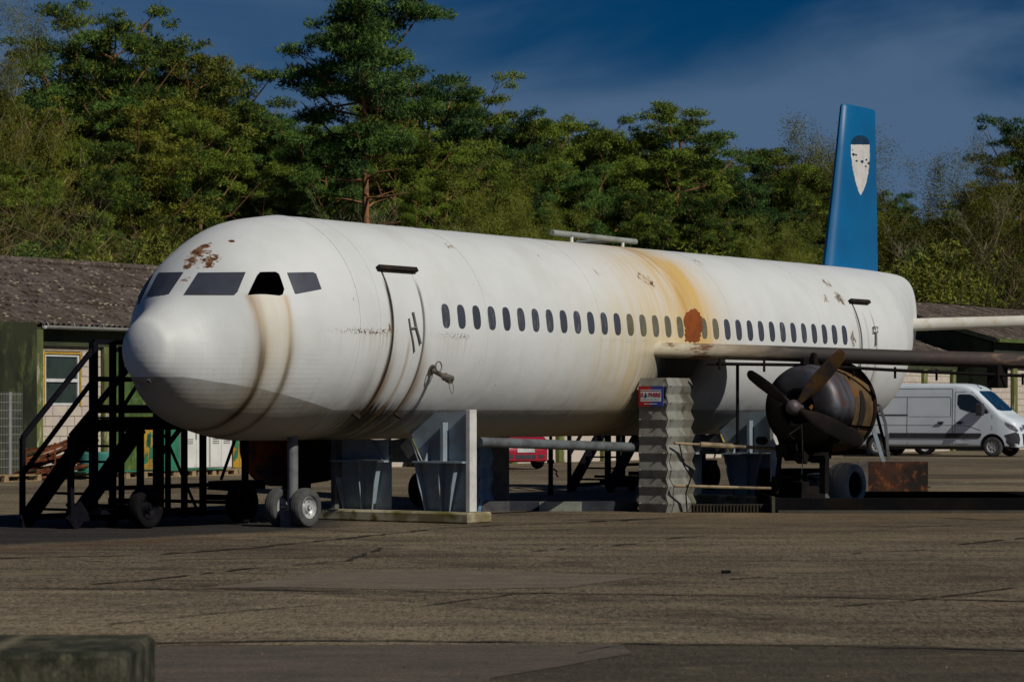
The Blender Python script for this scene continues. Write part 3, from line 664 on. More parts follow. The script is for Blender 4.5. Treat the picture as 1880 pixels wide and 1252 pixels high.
TL = [  # px, top y, variant, depth beyond edge, width factor, label
 (120, 62, 2, 6, 1.0, 'dark pine tucked behind the tall birch at the left edge'),
 (205, 4, 4, 4, 0.85, 'pine whose ragged top pokes highest above the left half of the wood'),
 (60, 180, 3, 1, 0.9, 'olive pine low at the left edge under the birch'),
 (285, 58, 1, 8, 0.8, 'narrow-topped pine second right of the highest left pine'),
 (352, 86, 3, 6, 1.0, 'olive bushy pine directly above the aircraft nose, left of two'),
 (425, 118, 1, 9, 0.95, 'rounded green pine above the cockpit roof, left of the sky gap'),
 (250, 175, 3, 2, 1.1, 'broad olive pine standing in front of the left wood'),
 (370, 215, 1, 1, 0.9, 'low green pine in front of the olive one above the nose'),
 (560, 205, 2, 5, 1.0, 'dark pine crouching left of the tall red-trunked pine'),
 (500, 235, 2, 9, 0.9, 'blackish pine filling the gap left of the tall pine'),
 (790, 128, 2, 7, 1.1, 'broad dark pine just right of the tall red-trunked pine'),
 (868, 138, 4, 9, 0.9, 'wide pine left of the bare brown birch top'),
 (820, 255, 1, 2, 1.0, 'sunlit light-green pine in front of the wide dark ones'),
 (998, 212, 1, 7, 0.85, 'pine over the start of the cabin windows, right of the birches'),
 (1085, 212, 4, 9, 0.85, 'pine with small paired tops above the roof rail'),
 (1060, 300, 2, 3, 0.9, 'shaded pine straight behind the roof rail'),
 (1170, 262, 2, 9, 0.8, 'dark pine left of the broad flat-topped pine'),
 (1245, 192, 4, 5, 1.05, 'broad flat-topped pine standing clear against the sky in the middle right'),
 (1175, 345, 1, 1, 0.9, 'lower pine with orange limbs in front of the flat-topped one'),
 (1330, 300, 3, 8, 0.7, 'small olive pine in the dip left of the blue fin'),
 (1420, 268, 1, 6, 0.95, 'rounded pine left of the blue tail fin'),
 (1500, 325, 2, 7, 0.9, 'dark pine half hidden behind the blue tail fin'),
 (1360, 395, 1, 1, 0.8, 'low pine just over the rear cabin roof'),
 (1640, 352, 2, 8, 0.8, 'dark pine directly right of the blue tail fin'),
 (1875, 214, 2, 4, 0.9, 'tall dark pine cut by the right edge'),
 (930, 205, 2, 8, 0.9, 'pine just right of the pair of broad pines, left of the fresh birch'),
 (1130, 232, 1, 7, 1.0, 'round-headed pine right of the roof rail'),
 (1290, 240, 2, 7, 1.0, 'dark right-hand shoulder of the broad flat-topped pine'),
 (1470, 300, 1, 5, 0.9, 'pine whose crown touches the left edge of the fin'),
 (1380, 305, 2, 4, 0.9, 'dark pine in front of the rounded one left of the fin'),
 (725, 190, 4, 4, 0.9, 'wide pine against the right side of the tall red trunk'),
 (600, 225, 2, 3, 0.9, 'dark pine behind the left side of the tall red trunk'),
 (1560, 400, 2, 9, 0.9, 'pine showing behind the foot of the tail fin'),
 (10, 290, 1, -1, 0.9, 'low dark pine at the very left edge above the roof'),
 (165, 250, 1, 0, 0.9, 'sunlit bushy pine above the left roof'),
 (470, 300, 1, 0, 0.9, 'low pine right above the top of the cockpit roof'),
 (545, 345, 1, 0, 0.8, 'low bluish pine left of the foot of the red trunk'),
 (765, 330, 4, 0, 0.8, 'low pine with orange limbs right of the red trunk'),
 (910, 280, 1, 3, 0.8, 'pine between the wide dark pines and the fresh green birch'),
 (1290, 350, 1, 0, 0.8, 'sunlit low pine below the broad flat-topped one'),
 (1460, 400, 1, 0, 0.8, 'low pine just left of the blue fin'),
 (1690, 420, 3, 1, 0.8, 'olive low pine behind the tail end'),
 (1810, 330, 3, 3, 0.8, 'olive pine behind the white forked tree'),
]
for i, (px, ty, v, dd, sx, lb) in enumerate(TL):
    tree(PV[v], 16.0, px, ty, edge(px) + dd, lb, group='pines of the wood', sxy=sx, rz=(i * 2.39) % 6.28)
tree(BIG, 16.0, 667, -34, edge(667) - 7, 'tall Scots pine with bare red trunk rising above all the others', rz=0.6, sxy=0.84)
k = 0
for px in range(-90, 2000, 62):      # second and third rows
    for row in (0, 1):
        base = np.interp(px, [0, 200, 450, 520, 650, 850, 1000, 1250, 1340, 1450, 1600, 1880], [150, 120, 165, 250, 200, 205, 245, 255, 315, 310, 370, 330])
        o = tree(PV[(k * 3 + row) % 3 + (1 if k % 4 else 0)], 16.0, px + rnd.uniform(-18, 18), base + rnd.uniform(0, 45) + row * 22, edge(px) + 14 + row * 12 + rnd.uniform(-2, 2), 'pine standing deep in the wood behind the front row', group='pines deep in the wood', sxy=rnd.uniform(0.85, 1.1), rz=rnd.uniform(0, 6.28)); k += 1
tree(BR[0], 15.0, 18, -70, edge(0) - 1, 'tall birch with yellowing young leaves cut by the left edge', 'birch_tree', 'birches', rz=0.3, sxy=0.9)
tree(BR[0], 15.0, 1722, 205, edge(1725) + 3, 'airy olive birch with rounded top right of the blue fin', 'birch_tree', 'birches', rz=1.2, sxy=1.5)
tree(BR[0], 15.0, 1800, 265, edge(1800) + 1, 'olive birch between the white forked tree and the tall right-edge pine', 'birch_tree', 'birches', rz=2.9, sxy=1.3)
tree(BR[1], 15.0, 950, 300, edge(950) - 1, 'fresh green young birch in the middle of the wood edge', 'birch_tree', 'birches', rz=0.2, sxy=0.8)
tree(BR[1], 15.0, 890, 360, edge(890) - 2, 'small fresh green birch left of the taller fresh green one', 'birch_tree', 'birches', rz=2.2, sxy=0.8)
tree(BR[1], 15.0, 1385, 395, edge(1385) - 2, 'yellow-green sapling low between the fin and the middle pines', 'birch_tree', 'birches', rz=1.0, sxy=0.9)
tree(BR[0], 15.0, 735, 215, edge(735) + 6, 'yellowish birch glimpsed right of the tall red trunk', 'birch_tree', 'birches', rz=1.0, sxy=0.6)
for (px, ty, dd, v, lb) in ((1790, 318, -3, 0, 'bare tree with white forked trunk behind the tailplane'), (1715, 400, -4, 0, 'slender bare white-stemmed tree left of the forked one'),
        (100, 310, -5, 1, 'bare spreading tree with greenish stem behind the left roof'), (622, 335, -4, 0, 'bare pale tree left of the foot of the tall red trunk'), (1840, 400, -6, 1, 'leafless brown tree at the right edge'), (870, 385, -5, 0, 'thin white bare stem left of the fresh green birches')):
    tree((BARE[v],), 10.0 if v == 0 else 8.0, px, ty, edge(px) + dd, lb, 'bare_tree', 'bare trees at the wood edge', rz=px * 0.37 % 6.28, names=('trunk',))
k = 0
for px in range(-60, 1980, 45):
    v = (0, 1, 0, 3)[k % 4] if px < 420 or px > 1620 else (1, 3, 1, 2, 3)[k % 5]
    tree(BU[v], 4.2, px + rnd.uniform(-14, 14), rnd.uniform(425, 480) + (25 if px > 1000 else 0) + (60 if 580 < px < 720 else 0), edge(px) - 4 + rnd.uniform(-2, 3), 'bushy undergrowth shrub at the edge of the wood behind the roofs', 'shrub', 'undergrowth shrubs', cat='shrub', names=('foliage', 'stems')); k += 1
# brushwood: twigs nobody could count
rg = np.random.default_rng(9); n = 15000
pxs = np.concatenate([rg.uniform(-60, 480, n * 2 // 5), rg.uniform(480, 1600, n // 5), rg.uniform(1600, 1980, n * 2 // 5)]); n = len(pxs)
D = 80 + pxs / 1880 * 52 - 6 + rg.uniform(-2, 3, n); B = np.stack([(pxs - CXP) / FPX * D, D, rg.uniform(1.5, 7.2, n) * rg.uniform(0.7, 1, n)], 1)
dr = rg.normal(size=(n, 3)); dr[:, 2] = np.abs(dr[:, 2]) * 0.9 + 0.2; dr /= np.linalg.norm(dr, axis=1)[:, None]
L = rg.uniform(0.5, 1.7, n)[:, None]; pw = np.cross(dr, rg.normal(size=dr.shape)); pw /= np.linalg.norm(pw, axis=1)[:, None]; pw *= rg.uniform(0.006, 0.016, n)[:, None]
V = np.empty((n * 3, 3)); V[0::3] = B + pw; V[1::3] = B - pw; V[2::3] = B + dr * L
bwood = inst('brushwood', arr_mesh('brushwood', V, np.arange(n * 3).reshape(-1, 3), mat('dry_brush', (0.15, 0.115, 0.045), (0.07, 0.06, 0.022), 0.6, bs=0)))
tag(bwood, 'tangled leafless brushwood along the edge of the wood', 'brushwood', kind='stuff')

# ------------------------------------------------------------------ the aircraft
AT, AN0 = 36.0, 24.0
FR, FZ = 1.547, 2.723
T0N, TSEAM, TTAIL = 26.22, 28.93, 44.6
plane = tag(empty('aircraft', W(AT, AN0), AN), 'white rust-streaked airliner training hulk with blue tail fin standing on steel cradles', 'aircraft')
def A(t, n, z): return (t - AT, n - AN0, z)
def pch(x, y, q):
    x = np.array(x, float); y = np.array(y, float); h = np.diff(x); d = np.diff(y) / h; m = np.zeros(len(x)); m[0] = d[0]; m[-1] = d[-1]
    for i in range(1, len(x) - 1):
        if d[i - 1] * d[i] > 0:
            w1 = 2 * h[i] + h[i - 1]; w2 = h[i] + 2 * h[i - 1]; m[i] = (w1 + w2) / (w1 / d[i - 1] + w2 / d[i])
    i = np.clip(np.searchsorted(x, q) - 1, 0, len(x) - 2); k = (q - x[i]) / h[i]
    return y[i] * (1 + 2 * k) * (1 - k) ** 2 + h[i] * m[i] * k * (1 - k) ** 2 + y[i + 1] * k * k * (3 - 2 * k) + h[i] * m[i + 1] * k * k * (k - 1)
JL = 0.23; kk = 0.85
gf = lambda u: np.sqrt(np.clip(1 - (1 - kk * u) ** 2, 0, 1)) / math.sqrt(1 - (1 - kk) ** 2)
us = np.array([0, 0.03, 0.1, 0.25, 0.5, 1.0])
KU = np.concatenate([us * JL, [JL + 0.40, JL + 1.0, JL + 1.75, TSEAM - T0N]])
KT = np.concatenate([2.40 + 0.43 * gf(us), [3.10, 3.76, 4.157, FZ + FR]])
KB = np.concatenate([2.40 - 0.50 * gf(us), [1.53, 1.305, 1.182, FZ - FR]])
KW = np.concatenate([0.45 * gf(us), [0.72, 1.25, 1.45, FR]])
NSEG = 96
rings = []
uu = np.concatenate([(np.linspace(0.02, 1, 18) ** 2) * JL, np.linspace(JL + 0.05, TSEAM - T0N, 44)])
ZT, ZB, WW = pch(KU, KT, uu), pch(KU, KB, uu), pch(KU, KW, uu)
def ring(t, zt, zb, w_):
    return [Vector(A(t, AN0 - w_ * math.cos(2 * math.pi * k / NSEG), (zt + zb) / 2 + (zt - zb) / 2 * math.sin(2 * math.pi * k / NSEG))) for k in range(NSEG)]
for u, a_, b_, w_ in zip(uu, ZT, ZB, WW): rings.append(ring(T0N + u, a_, b_, w_))
r3 = np.random.default_rng(5)
for t in np.linspace(TSEAM + 0.1, TTAIL, 118):
    dz = r3.normal() * 0.0012; rings.append(ring(t, FZ + FR + dz, FZ - FR + dz, FR + r3.normal() * 0.0012))
TT = [44.6, 45.4, 46.2, 46.9, 47.5, 48.0, 48.42, 48.55]
TTt = [4.27, 4.27, 4.265, 4.255, 4.24, 4.21, 4.08, 3.90]; TTb = [1.176, 1.23, 1.42, 1.72, 2.05, 2.40, 2.68, 2.85]; TTw = [1.547, 1.45, 1.15, 0.84, 0.55, 0.33, 0.19, 0.12]
q = np.linspace(44.7, 48.55, 38)
for t, a_, b_, w_ in zip(q, pch(TT, TTt, q), pch(TT, TTb, q), pch(TT, TTw, q)): rings.append(ring(t, a_, b_, w_))
def skin_material():
    m, nt, b = new_mat('aged_white_skin', 0.45, 0, 0.35); v = coords(nt); x, y, z = sep(nt, v); t = x + AT
    near = y.ss(0.5, -0.2)
    nw = noise(nt, v, 1.2, 6, 0.6)
    sv = comb(nt, x * 9.0, y * 1.2, z * 0.75); stk = noise(nt, sv, 1.0, 5, 0.6)      # streaks running down round the barrel
    sv2 = comb(nt, x * 30.0, y * 1.0, z * 0.9); stf = noise(nt, sv2, 1.0, 4, 0.6)
    c = mixc(nt, nw.ss(0.35, 0.7), (0.665, 0.685, 0.695), (0.61, 0.63, 0.63))
    c = mixc(nt, stk.ss(0.52, 0.75) * z.ss(3.4, 1.9) * 0.35, c, (0.48, 0.47, 0.43))
    c = mixc(nt, stf.ss(0.55, 0.8) * z.ss(3.1, 1.6) * 0.28, c, (0.40, 0.385, 0.34))
    # grey belly, painted along a level line, rising towards the nose
    zb = (((t * -1.0) + 28.95) / 2.35).clamp() * 0.43 + 1.595
    bel = (z - zb).ss(0.006, -0.006)
    bc = mixc(nt, stk.ss(0.35, 0.7), (0.34, 0.345, 0.345), (0.29, 0.275, 0.235))
    c = mixc(nt, bel, c, bc)
    c = mixc(nt, bel * (z - zb).ss(-0.05, -0.35) * 0.6, c, (0.48, 0.42, 0.31))
    # plate seams round the barrel
    wob = (nw - 0.5) * 0.02
    fr = (((t + wob - 28.93) / 1.62)); frac = fr._op('FRACT'); seam = (frac - 0.5).abs().ss(0.493, 0.4985) * t.ss(28.5, 28.9) * t.ss(44.9, 44.5)
    c = mixc(nt, seam * 0.30 * nw.ss(0.4, 0.6), c, (0.50, 0.49, 0.46))
    # heat scorch and yellow soot in a hoop above the wing root
    wv = t + (stk - 0.5) * 0.55 + (z - 2.7) * 0.10
    hoop = (wv.bell(37.9, 0.50) * 0.8 + wv.bell(37.25, 1.35) * 0.72) * (stk.ss(0.2, 0.75) * 0.7 + 0.35) * z.ss(4.33, 3.9).max(0.55)
    hoop = hoop * z.ss(2.35, 2.7).max(t.bell(36.0, 0.7) * 0.9)
    c = mixc(nt, (hoop * 1.0).clamp(), c, (0.62, 0.42, 0.15))
    c = mixc(nt, (wv.bell(37.62, 0.22) * stk.ss(0.3, 0.8) * z.ss(2.6, 3.0) * 0.8).clamp(), c, (0.42, 0.22, 0.06))
    halo = (t.bell(36.1, 1.5) * z.ss(3.9, 2.6) * (stk.ss(0.2, 0.75) * 0.75 + 0.25)) * 0.75
    c = mixc(nt, halo.clamp(), c, (0.62, 0.49, 0.24))
    # soot below the wing root
    soot = (t + (stk - 0.5) * 0.3).bell(37.35, 0.80) * (z + (stk - 0.5) * 0.25).ss(1.75, 2.15) * z.ss(2.55, 2.45)
    c = mixc(nt, (soot * 1.5).clamp(), c, (0.008, 0.007, 0.006))
    s2 = (t + (stk - 0.5) * 0.3).bell(36.9, 0.6) * z.ss(2.4, 1.2) * stk.ss(0.3, 0.7)
    c = mixc(nt, (s2 * 0.85).clamp(), c, (0.09, 0.065, 0.04))
    # streaks under the broken cockpit window
    nb = near
    for tc, wd, amt in ((27.34, 0.050, 1.0), (27.72, 0.042, 0.80)):
        tw = t + (stk - 0.5) * 0.10 + (z - 2.3) * 0.03
        core = tw.bell(tc, wd) * z.ss(3.14, 3.06) * nb * (z.ss(1.1, 1.6).max(0.8))
        wide = tw.bell(tc, wd * 2.8) * z.ss(3.10, 2.3) * nb * 0.8
        c = mixc(nt, (wide * 0.60 * amt).clamp(), c, (0.36, 0.28, 0.16))
        c = mixc(nt, (core * z.ss(2.4, 2.8) * amt * 0.8 * (stf * 0.8 + 0.5)).clamp(), c, (0.36, 0.20, 0.06))
        c = mixc(nt, (core * z.ss(2.85, 2.25) * amt * (stf * 0.8 + 0.65)).clamp(), c, (0.055, 0.036, 0.016))
    c = mixc(nt, ((t - 27.53).abs().ss(0.24, 0.18) * z.ss(3.14, 3.07) * z.ss(1.6, 2.6) * nb * (stf * 0.6 + 0.1)).clamp(), c, (0.58, 0.48, 0.30))
    # black-brown runs along both door edges, spreading on the belly
    for tc, a1, a2 in ((29.62, 1.0, 1.0), (30.36, 0.85, 0.35), (43.42, 0.6, 0.2), (44.05, 0.5, 0.1), (43.72, 0.25, 0.1)):
        tw = t + (stk - 0.5) * 0.04
        e = tw.bell(tc, 0.030) * (stf * 0.9 + 0.5) * z.ss(3.45, 3.2) * nb; e2 = tw.bell(tc + 0.05, 0.10) * z.ss(3.0, 2.0) * nb * (z.ss(2.9, 1.7) * 1.0 + 0.2)
        c = mixc(nt, (e2 * a1 * 0.8).clamp(), c, (0.24, 0.16, 0.08)); c = mixc(nt, (e * a1).clamp(), c, (0.04, 0.022, 0.01))
        bl = (t + (stk - 0.5) * 0.25).bell(tc + 0.24, 0.40) * z.ss(1.8, 1.5) * a2
        c = mixc(nt, (bl * (stk.ss(0.3, 0.6) * 1.6 + 0.5)).clamp(), c, (0.022, 0.012, 0.006))
    rr = (t + (stk - 0.5) * 0.1).bell(30.02, 0.035) * z.ss(2.7, 2.4) * nb
    c = mixc(nt, (rr * 0.6).clamp(), c, (0.34, 0.24, 0.12))
    grime = (t + (stk - 0.5) * 0.3).bell(29.35, 0.16) * z.ss(2.6, 1.8) * nb
    c = mixc(nt, (grime * 0.5).clamp(), c, (0.22, 0.20, 0.17))
    # popped rust along the lengthwise weld
    pn = noise(nt, comb(nt, x * 26.0, y * 2.0, z * 26.0), 1.0, 3, 0.7)
    for ta, tb, zz, am in ((28.35, 29.62, 2.655, 1.0), (30.5, 31.45, 2.635, 0.7), (34.6, 36.3, 2.66, 0.12)):
        rng_ = t.ss(ta - 0.25, ta + 0.9) * t.ss(tb + 0.05, tb - 0.1)
        dot = (z - zz).bell(0.0, 0.035) * pn.ss(0.50, 0.57) * rng_ * nb
        c = mixc(nt, (dot * 1.4 * am).clamp(), c, (0.10, 0.035, 0.012))
        drip = z.ss(zz, zz - 0.03) * z.ss(zz - 0.45, zz - 0.05) * stf.ss(0.50, 0.68) * rng_ * nb
        c = mixc(nt, (drip * 0.5 * am).clamp(), c, (0.42, 0.31, 0.17))
    # rust scabs
    sn = noise(nt, comb(nt, x * 9.0 + z * 3.0, y * 5.0, z * 6.0 - x * 1.0), 1.7, 6, 0.75)
    def scab(tc, yc, zc, rt, ry, rz_, thr=0.5, col=(0.17, 0.055, 0.018)):
        d = (((x - (tc - AT)) / rt).pow(2.0) + ((y - yc) / ry).pow(2.0) + ((z - zc) / rz_).pow(2.0))
        d1 = (1.0 * d)._op('MULTIPLY', -1.0) + 1.0
        e_ = d1.clamp() * 0.30 + (sn - 0.5) * 2.0 - (0.20 + (thr - 0.40) * 0.8); k1 = e_.ss(0.0, 0.05) * d1.ss(0.0, 0.15)
        k0 = e_.ss(-0.16, 0.04) * d1.ss(-0.1, 0.4)
        return k0, k1, col
    global SCABS
    for sc in SCABS:
        k0, k1, col = scab(*sc)
        c = mixc(nt, k0 * 0.5, c, (0.50, 0.34, 0.18)); c = mixc(nt, k1, c, col)
    fl = noise(nt, comb(nt, x * 5.0, y * 5.0, z * 2.2), 1.1, 4, 0.75)
    c = mixc(nt, fl.ss(0.70, 0.735) * 0.6, c, (0.30, 0.22, 0.15)); sp = noise(nt, comb(nt, x * 14.0, y * 14.0, z * 7.0), 1.0, 3, 0.7); c = mixc(nt, sp.ss(0.715, 0.75) * nw.ss(0.42, 0.6) * 0.8, c, (0.16, 0.12, 0.09)); c = mixc(nt, noise(nt, comb(nt, x * 0.9, y * 0.9, z * 0.7), 1.0, 5, 0.65).ss(0.5, 0.68) * 0.22, c, (0.50, 0.49, 0.44))
    nt.links.new(c, b.inputs['Base Color'])
    nt.links.new((nw * 0.2 + stk * 0.15 + 0.34).v, b.inputs['Roughness'])
    wv2 = noise(nt, comb(nt, x * 1.2, y * 1.0, z * 1.0), 1.0, 2, 0.5); ribs = ((z * 95.0 + nw * 9.0)._op('SINE')) * 0.05 * t.ss(28.6, 28.2) * z.ss(2.6, 2.1)
    dn_ = noise(nt, comb(nt, x * 1.6, y * 1.6, z * 1.6), 1.5, 2, 0.4); pit = noise(nt, v, 40, 3, 0.6); bump(nt, b, stf * 0.3 + (seam * -0.3) + wv2 * 2.2 + dn_ * 1.6 + nw * 0.6 + pit * 0.12 + ribs, 0.42, 0.013)
    return m
body = MB(); body.loft(rings)
fus_me = body.mesh('fuselage', None, smooth=50)
def camray(px, py):
    return Vector((0, 0, EYE)), Vector(((px - CXP) / FPX, 1, (HORY - py) / FPX)).normalized()
Mpl = Matrix.Translation(W(AT, AN0)) @ Matrix.Rotation(AN, 4, 'Z'); Mpi = Mpl.inverted()
def bvh_of(me, M=None): return BVHTree.FromPolygons([(M @ v.co) if M else v.co.copy() for v in me.vertices], [tuple(p.vertices) for p in me.polygons])
FB = bvh_of(fus_me, Mpl)
def surf(px, py):       # spot on the hull, in the aircraft's own coordinates
    o, d = camray(px, py); h, nn, _, _ = FB.ray_cast(o, d)
    if h is None: return None
    return Mpi @ h, (Mpi.to_3x3() @ nn).normalized()
def hullpt(px, py):
    s_ = surf(px, py); return s_[0] if s_ else Vector((0, 0, 0))
SCABS = []
for (px, py, rt, ry, rz_, thr) in ((374, 452, 0.10, 0.13, 0.13, 0.30), (364, 463, 0.11, 0.14, 0.13, 0.30), (354, 476, 0.09, 0.12, 0.12, 0.32), (345, 488, 0.06, 0.10, 0.10, 0.34), (392, 474, 0.10, 0.14, 0.10, 0.30), (383, 486, 0.07, 0.10, 0.09, 0.32), (366, 470, 0.26, 0.32, 0.26, 0.52), (425, 443, 0.05, 0.06, 0.04, 0.42), (340, 515, 0.07, 0.10, 0.12, 0.55),
                               (1180, 512, 0.16, 0.35, 0.16, 0.50), (1196, 520, 0.16, 0.3, 0.14, 0.50), (825, 452, 0.10, 0.09, 0.09, 0.45), (1095, 497, 0.10, 0.2, 0.12, 0.58), (992, 472, 0.08, 0.08, 0.08, 0.50),
                               (717, 604, 0.07, 0.3, 0.10, 0.36), (1518, 520, 0.25, 0.3, 0.12, 0.52), (1542, 548, 0.20, 0.3, 0.16, 0.45), (1515, 548, 0.2, 0.3, 0.10, 0.55), (1566, 622, 0.12, 0.3, 0.20, 0.42), (1280, 480, 0.15, 0.2, 0.12, 0.55)):
    hp = hullpt(px, py); SCABS.append((hp.x + AT, hp.y, hp.z, rt, ry, rz_, thr, (0.11, 0.040, 0.016) if px < 1500 else (0.10, 0.08, 0.055)))
M_skin = skin_material()
M_void = mat('cabin_darkness', (0.010, 0.009, 0.008), (0.02, 0.016, 0.012), 3, rough=0.9)
fus_me.materials.append(M_skin)
fus = bpy.data.objects.new('fuselage', fus_me); COL.objects.link(fus); fus.parent = plane
# broken-out cockpit window: a real opening cut in the shell
op = [(456, 541), (472, 506), (478, 500), (506, 499), (512, 503), (521, 530), (518, 540), (512, 542)]
outer = []; inner = []
for (px, py) in op:
    p, nn = surf(px, py); outer.append(p + nn * 0.05)
cn = sum(outer, Vector()) / len(outer); _, nrm = surf(488, 520)
inner = [cn + (p - cn) * 0.98 - nrm * 0.55 for p in outer]
cb = MB(); n = len(outer); cb.add(outer + inner, [tuple(range(n)), tuple(range(2 * n - 1, n - 1, -1))] + [(i, i + n, (i + 1) % n + n, (i + 1) % n) for i in range(n)])
cut = bpy.data.objects.new('cut', cb.mesh('cut', M_void)); COL.objects.link(cut); cut.parent = plane
bpy.context.view_layer.update()
try:
    md = fus.modifiers.new('b', 'BOOLEAN'); md.operation = 'DIFFERENCE'; md.object = cut; md.solver = 'EXACT'
    try: md.material_mode = 'TRANSFER'
    except Exception: pass
    dg = bpy.context.evaluated_depsgraph_get(); me2 = bpy.data.meshes.new_from_object(fus.evaluated_get(dg)); fus.modifiers.clear()
    if len(me2.polygons) > 1000: me2.name = 'fuselage'; fus.data = me2
except Exception as e: print('bool', e)
bpy.data.objects.remove(cut)

def cdt_patch(poly, mapf, off, thick, step):
    """fill a 2D outline with a fine net, lay it on a surface and give it an edge"""
    P = [Vector(p).to_2d() if not isinstance(p, Vector) else p for p in poly]
    bnd = []
    for i in range(len(P)):
        a, b = P[i], P[(i + 1) % len(P)]; k = max(1, int((b - a).length / step))
        for j in range(k): bnd.append(a.lerp(b, j / k))
    xs = [p.x for p in P]; ys = [p.y for p in P]; inner = []
    x = min(xs) + step / 2
    def inside(q):
        c = False; j = len(bnd) - 1
        for i in range(len(bnd)):
            if (bnd[i].y > q.y) != (bnd[j].y > q.y) and q.x < (bnd[j].x - bnd[i].x) * (q.y - bnd[i].y) / (bnd[j].y - bnd[i].y) + bnd[i].x: c = not c
            j = i
        return c
    while x < max(xs):
        y = min(ys) + step / 2
        while y < max(ys):
            q = Vector((x, y))
            if inside(q) and min((q - b).length for b in bnd) > step * 0.45: inner.append(q)
            y += step
        x += step
    n = len(bnd); vs, es, fs, *_ = delaunay_2d_cdt(bnd + inner, [(i, (i + 1) % n) for i in range(n)], [], 1, 1e-5)
    V = []; ok = True
    for q in vs:
        r = mapf(q.x, q.y)
        if r is None: ok = False; r = (Vector((0, 0, -50)), Vector((0, 0, 1)))
        V.append(r)
    top = [p + nn * off for p, nn in V]; bot = [p + nn * (off - thick) for p, nn in V]; k = len(V); F = [tuple(f) for f in fs]
    bad = set(i for i, (p, _) in enumerate(V) if p.z < -10); F = [f for f in F if not bad.intersection(f)]
    if F:
        par = list(range(k))
        def fnd(a):
            while par[a] != a: par[a] = par[par[a]]; a = par[a]
            return a
        for f in F:
            for i in f[1:]: par[fnd(i)] = fnd(f[0])
        cnt = {}
        for f in F: cnt[fnd(f[0])] = cnt.get(fnd(f[0]), 0) + 1
        best = max(cnt, key=cnt.get); F = [f for f in F if fnd(f[0]) == best]
    ed = {}
    for f in F:
        for i in range(len(f)): e = (f[i], f[(i + 1) % len(f)]); ed[e] = 1
    side = [(a, b, b + k, a + k) for (a, b) in ed if (b, a) not in ed]
    used = sorted({i for f in F for i in f}); mp_ = {i: j for j, i in enumerate(used)}; nk = len(used)
    side = [(mp_[a], mp_[b], mp_[b] + nk, mp_[a] + nk) for (a, b, _, _) in side]; F = [tuple(mp_[i] for i in f) for f in F]
    top = [top[i] for i in used]; bot = [bot[i] for i in used]; k = nk
    mb = MB(); mb.add(top + bot, F + [tuple(i + k for i in reversed(f)) for f in F] + side); return mb
def decal(name, poly, m, parent=plane, off=0.006, thick=0.012, step=7, js=None):
    if js: poly = jag(poly, js[0], js[1], js[2])
    return cdt_patch(poly, surf, off, thick, step).build(name, m, parent, smooth=35)
M_paintwin = mat('painted_window_grey', (0.055, 0.062, 0.085), (0.045, 0.050, 0.068), 3, rough=0.5, bs=0.05)
M_winscr = mat('scratched_window_grey', (0.055, 0.062, 0.082), (0.12, 0.125, 0.14), 14, 0.50, 0.66, rough=0.5, bs=0.05, stretch=(1.6, 1.6, 0.5))
M_winsoot = mat('yellowed_window_grey', (0.115, 0.110, 0.082), (0.15, 0.14, 0.10), 5, rough=0.6, bs=0.05)
for poly in ([(337, 542), (364, 501), (451, 500), (436, 536), (430, 542)], [(279, 503), (270, 511), (262, 527), (256, 544), (252, 560), (258, 556), (268, 534), (283, 503)], [(270, 544), (288, 508), (292, 501), (337, 500), (310, 540), (302, 542)], [(527, 501), (574, 500), (580, 503), (590, 531), (543, 540), (541, 538)]):
    decal('cockpit_window', poly, M_paintwin, step=9 if poly[0][0] != 279 else 3)
for poly, m_ in ((op, M_void), ([(337, 542), (364, 501), (451, 500), (436, 536), (430, 542)], M_paintwin)):
    mb = cdt_patch([Vector(p_) for p_ in poly], surf, 0.006, 0.012, 8); mb.v = [(a_, -b_, c_) for a_, b_, c_ in mb.v]
    if m_ is M_void: mb.build('cockpit_window', m_, plane, smooth=35)
# cabin windows: one shape laid on the barrel and repeated along it
def barrel(t, th, off=0.0):     # th = angle above the horizontal on the near side
    return Vector(A(t, AN0 - (FR + off) * math.cos(th), FZ + (FR + off) * math.sin(th)))
def win_mesh(m):
    vs = []; fs = []; n = 28; hw, hh = 0.092, 0.172; cz = (2.915 - FZ) / FR
    def o(k, s):
        a = 2 * math.pi * k / n; ca, sa = math.cos(a), math.sin(a); return (hw * s * math.copysign(abs(ca) ** 0.75, ca), hh * s * math.copysign(abs(sa) ** 0.62, sa))
    for s, off in ((0.0, 0.0065), (0.6, 0.0065), (0.94, 0.0065), (1.0, 0.004), (1.0, -0.01)):
        for k in range(n):
            u, v = o(k, s); p = barrel(AT + u, cz + v / FR, off); vs.append(p)
    for j in range(4):
        for k in range(n): k2 = (k + 1) % n; fs.append((j * n + k, j * n + k2, (j + 1) * n + k2, (j + 1) * n + k))
    return MB().add(vs, fs).mesh('cabin_window', m, smooth=50)
wm = {k: win_mesh(m) for k, m in (('p', M_paintwin), ('s', M_winscr), ('y', M_winsoot))}
for i in range(33):
    if i == 18: continue
    ty = 'y' if 13 <= i <= 20 else ('s' if i in (0, 3, 5, 6, 7, 9, 11, 26, 28) else 'p')
    inst('cabin_window', wm[ty], plane, (30.89 + 0.3734 * i - AT, 0, 0))
decal('rust_patch', [(1256, 582), (1259, 574), (1268, 568), (1277, 568), (1284, 574), (1288, 588), (1288, 606), (1284, 622), (1282, 627), (1258, 627), (1257, 606)], mat('bare_rust_plate', (0.24, 0.062, 0.012), (0.15, 0.04, 0.012), 4, rough=0.95, bs=0.5), off=0.012, thick=0.02, step=5, js=(1.8, 2.6, 5))
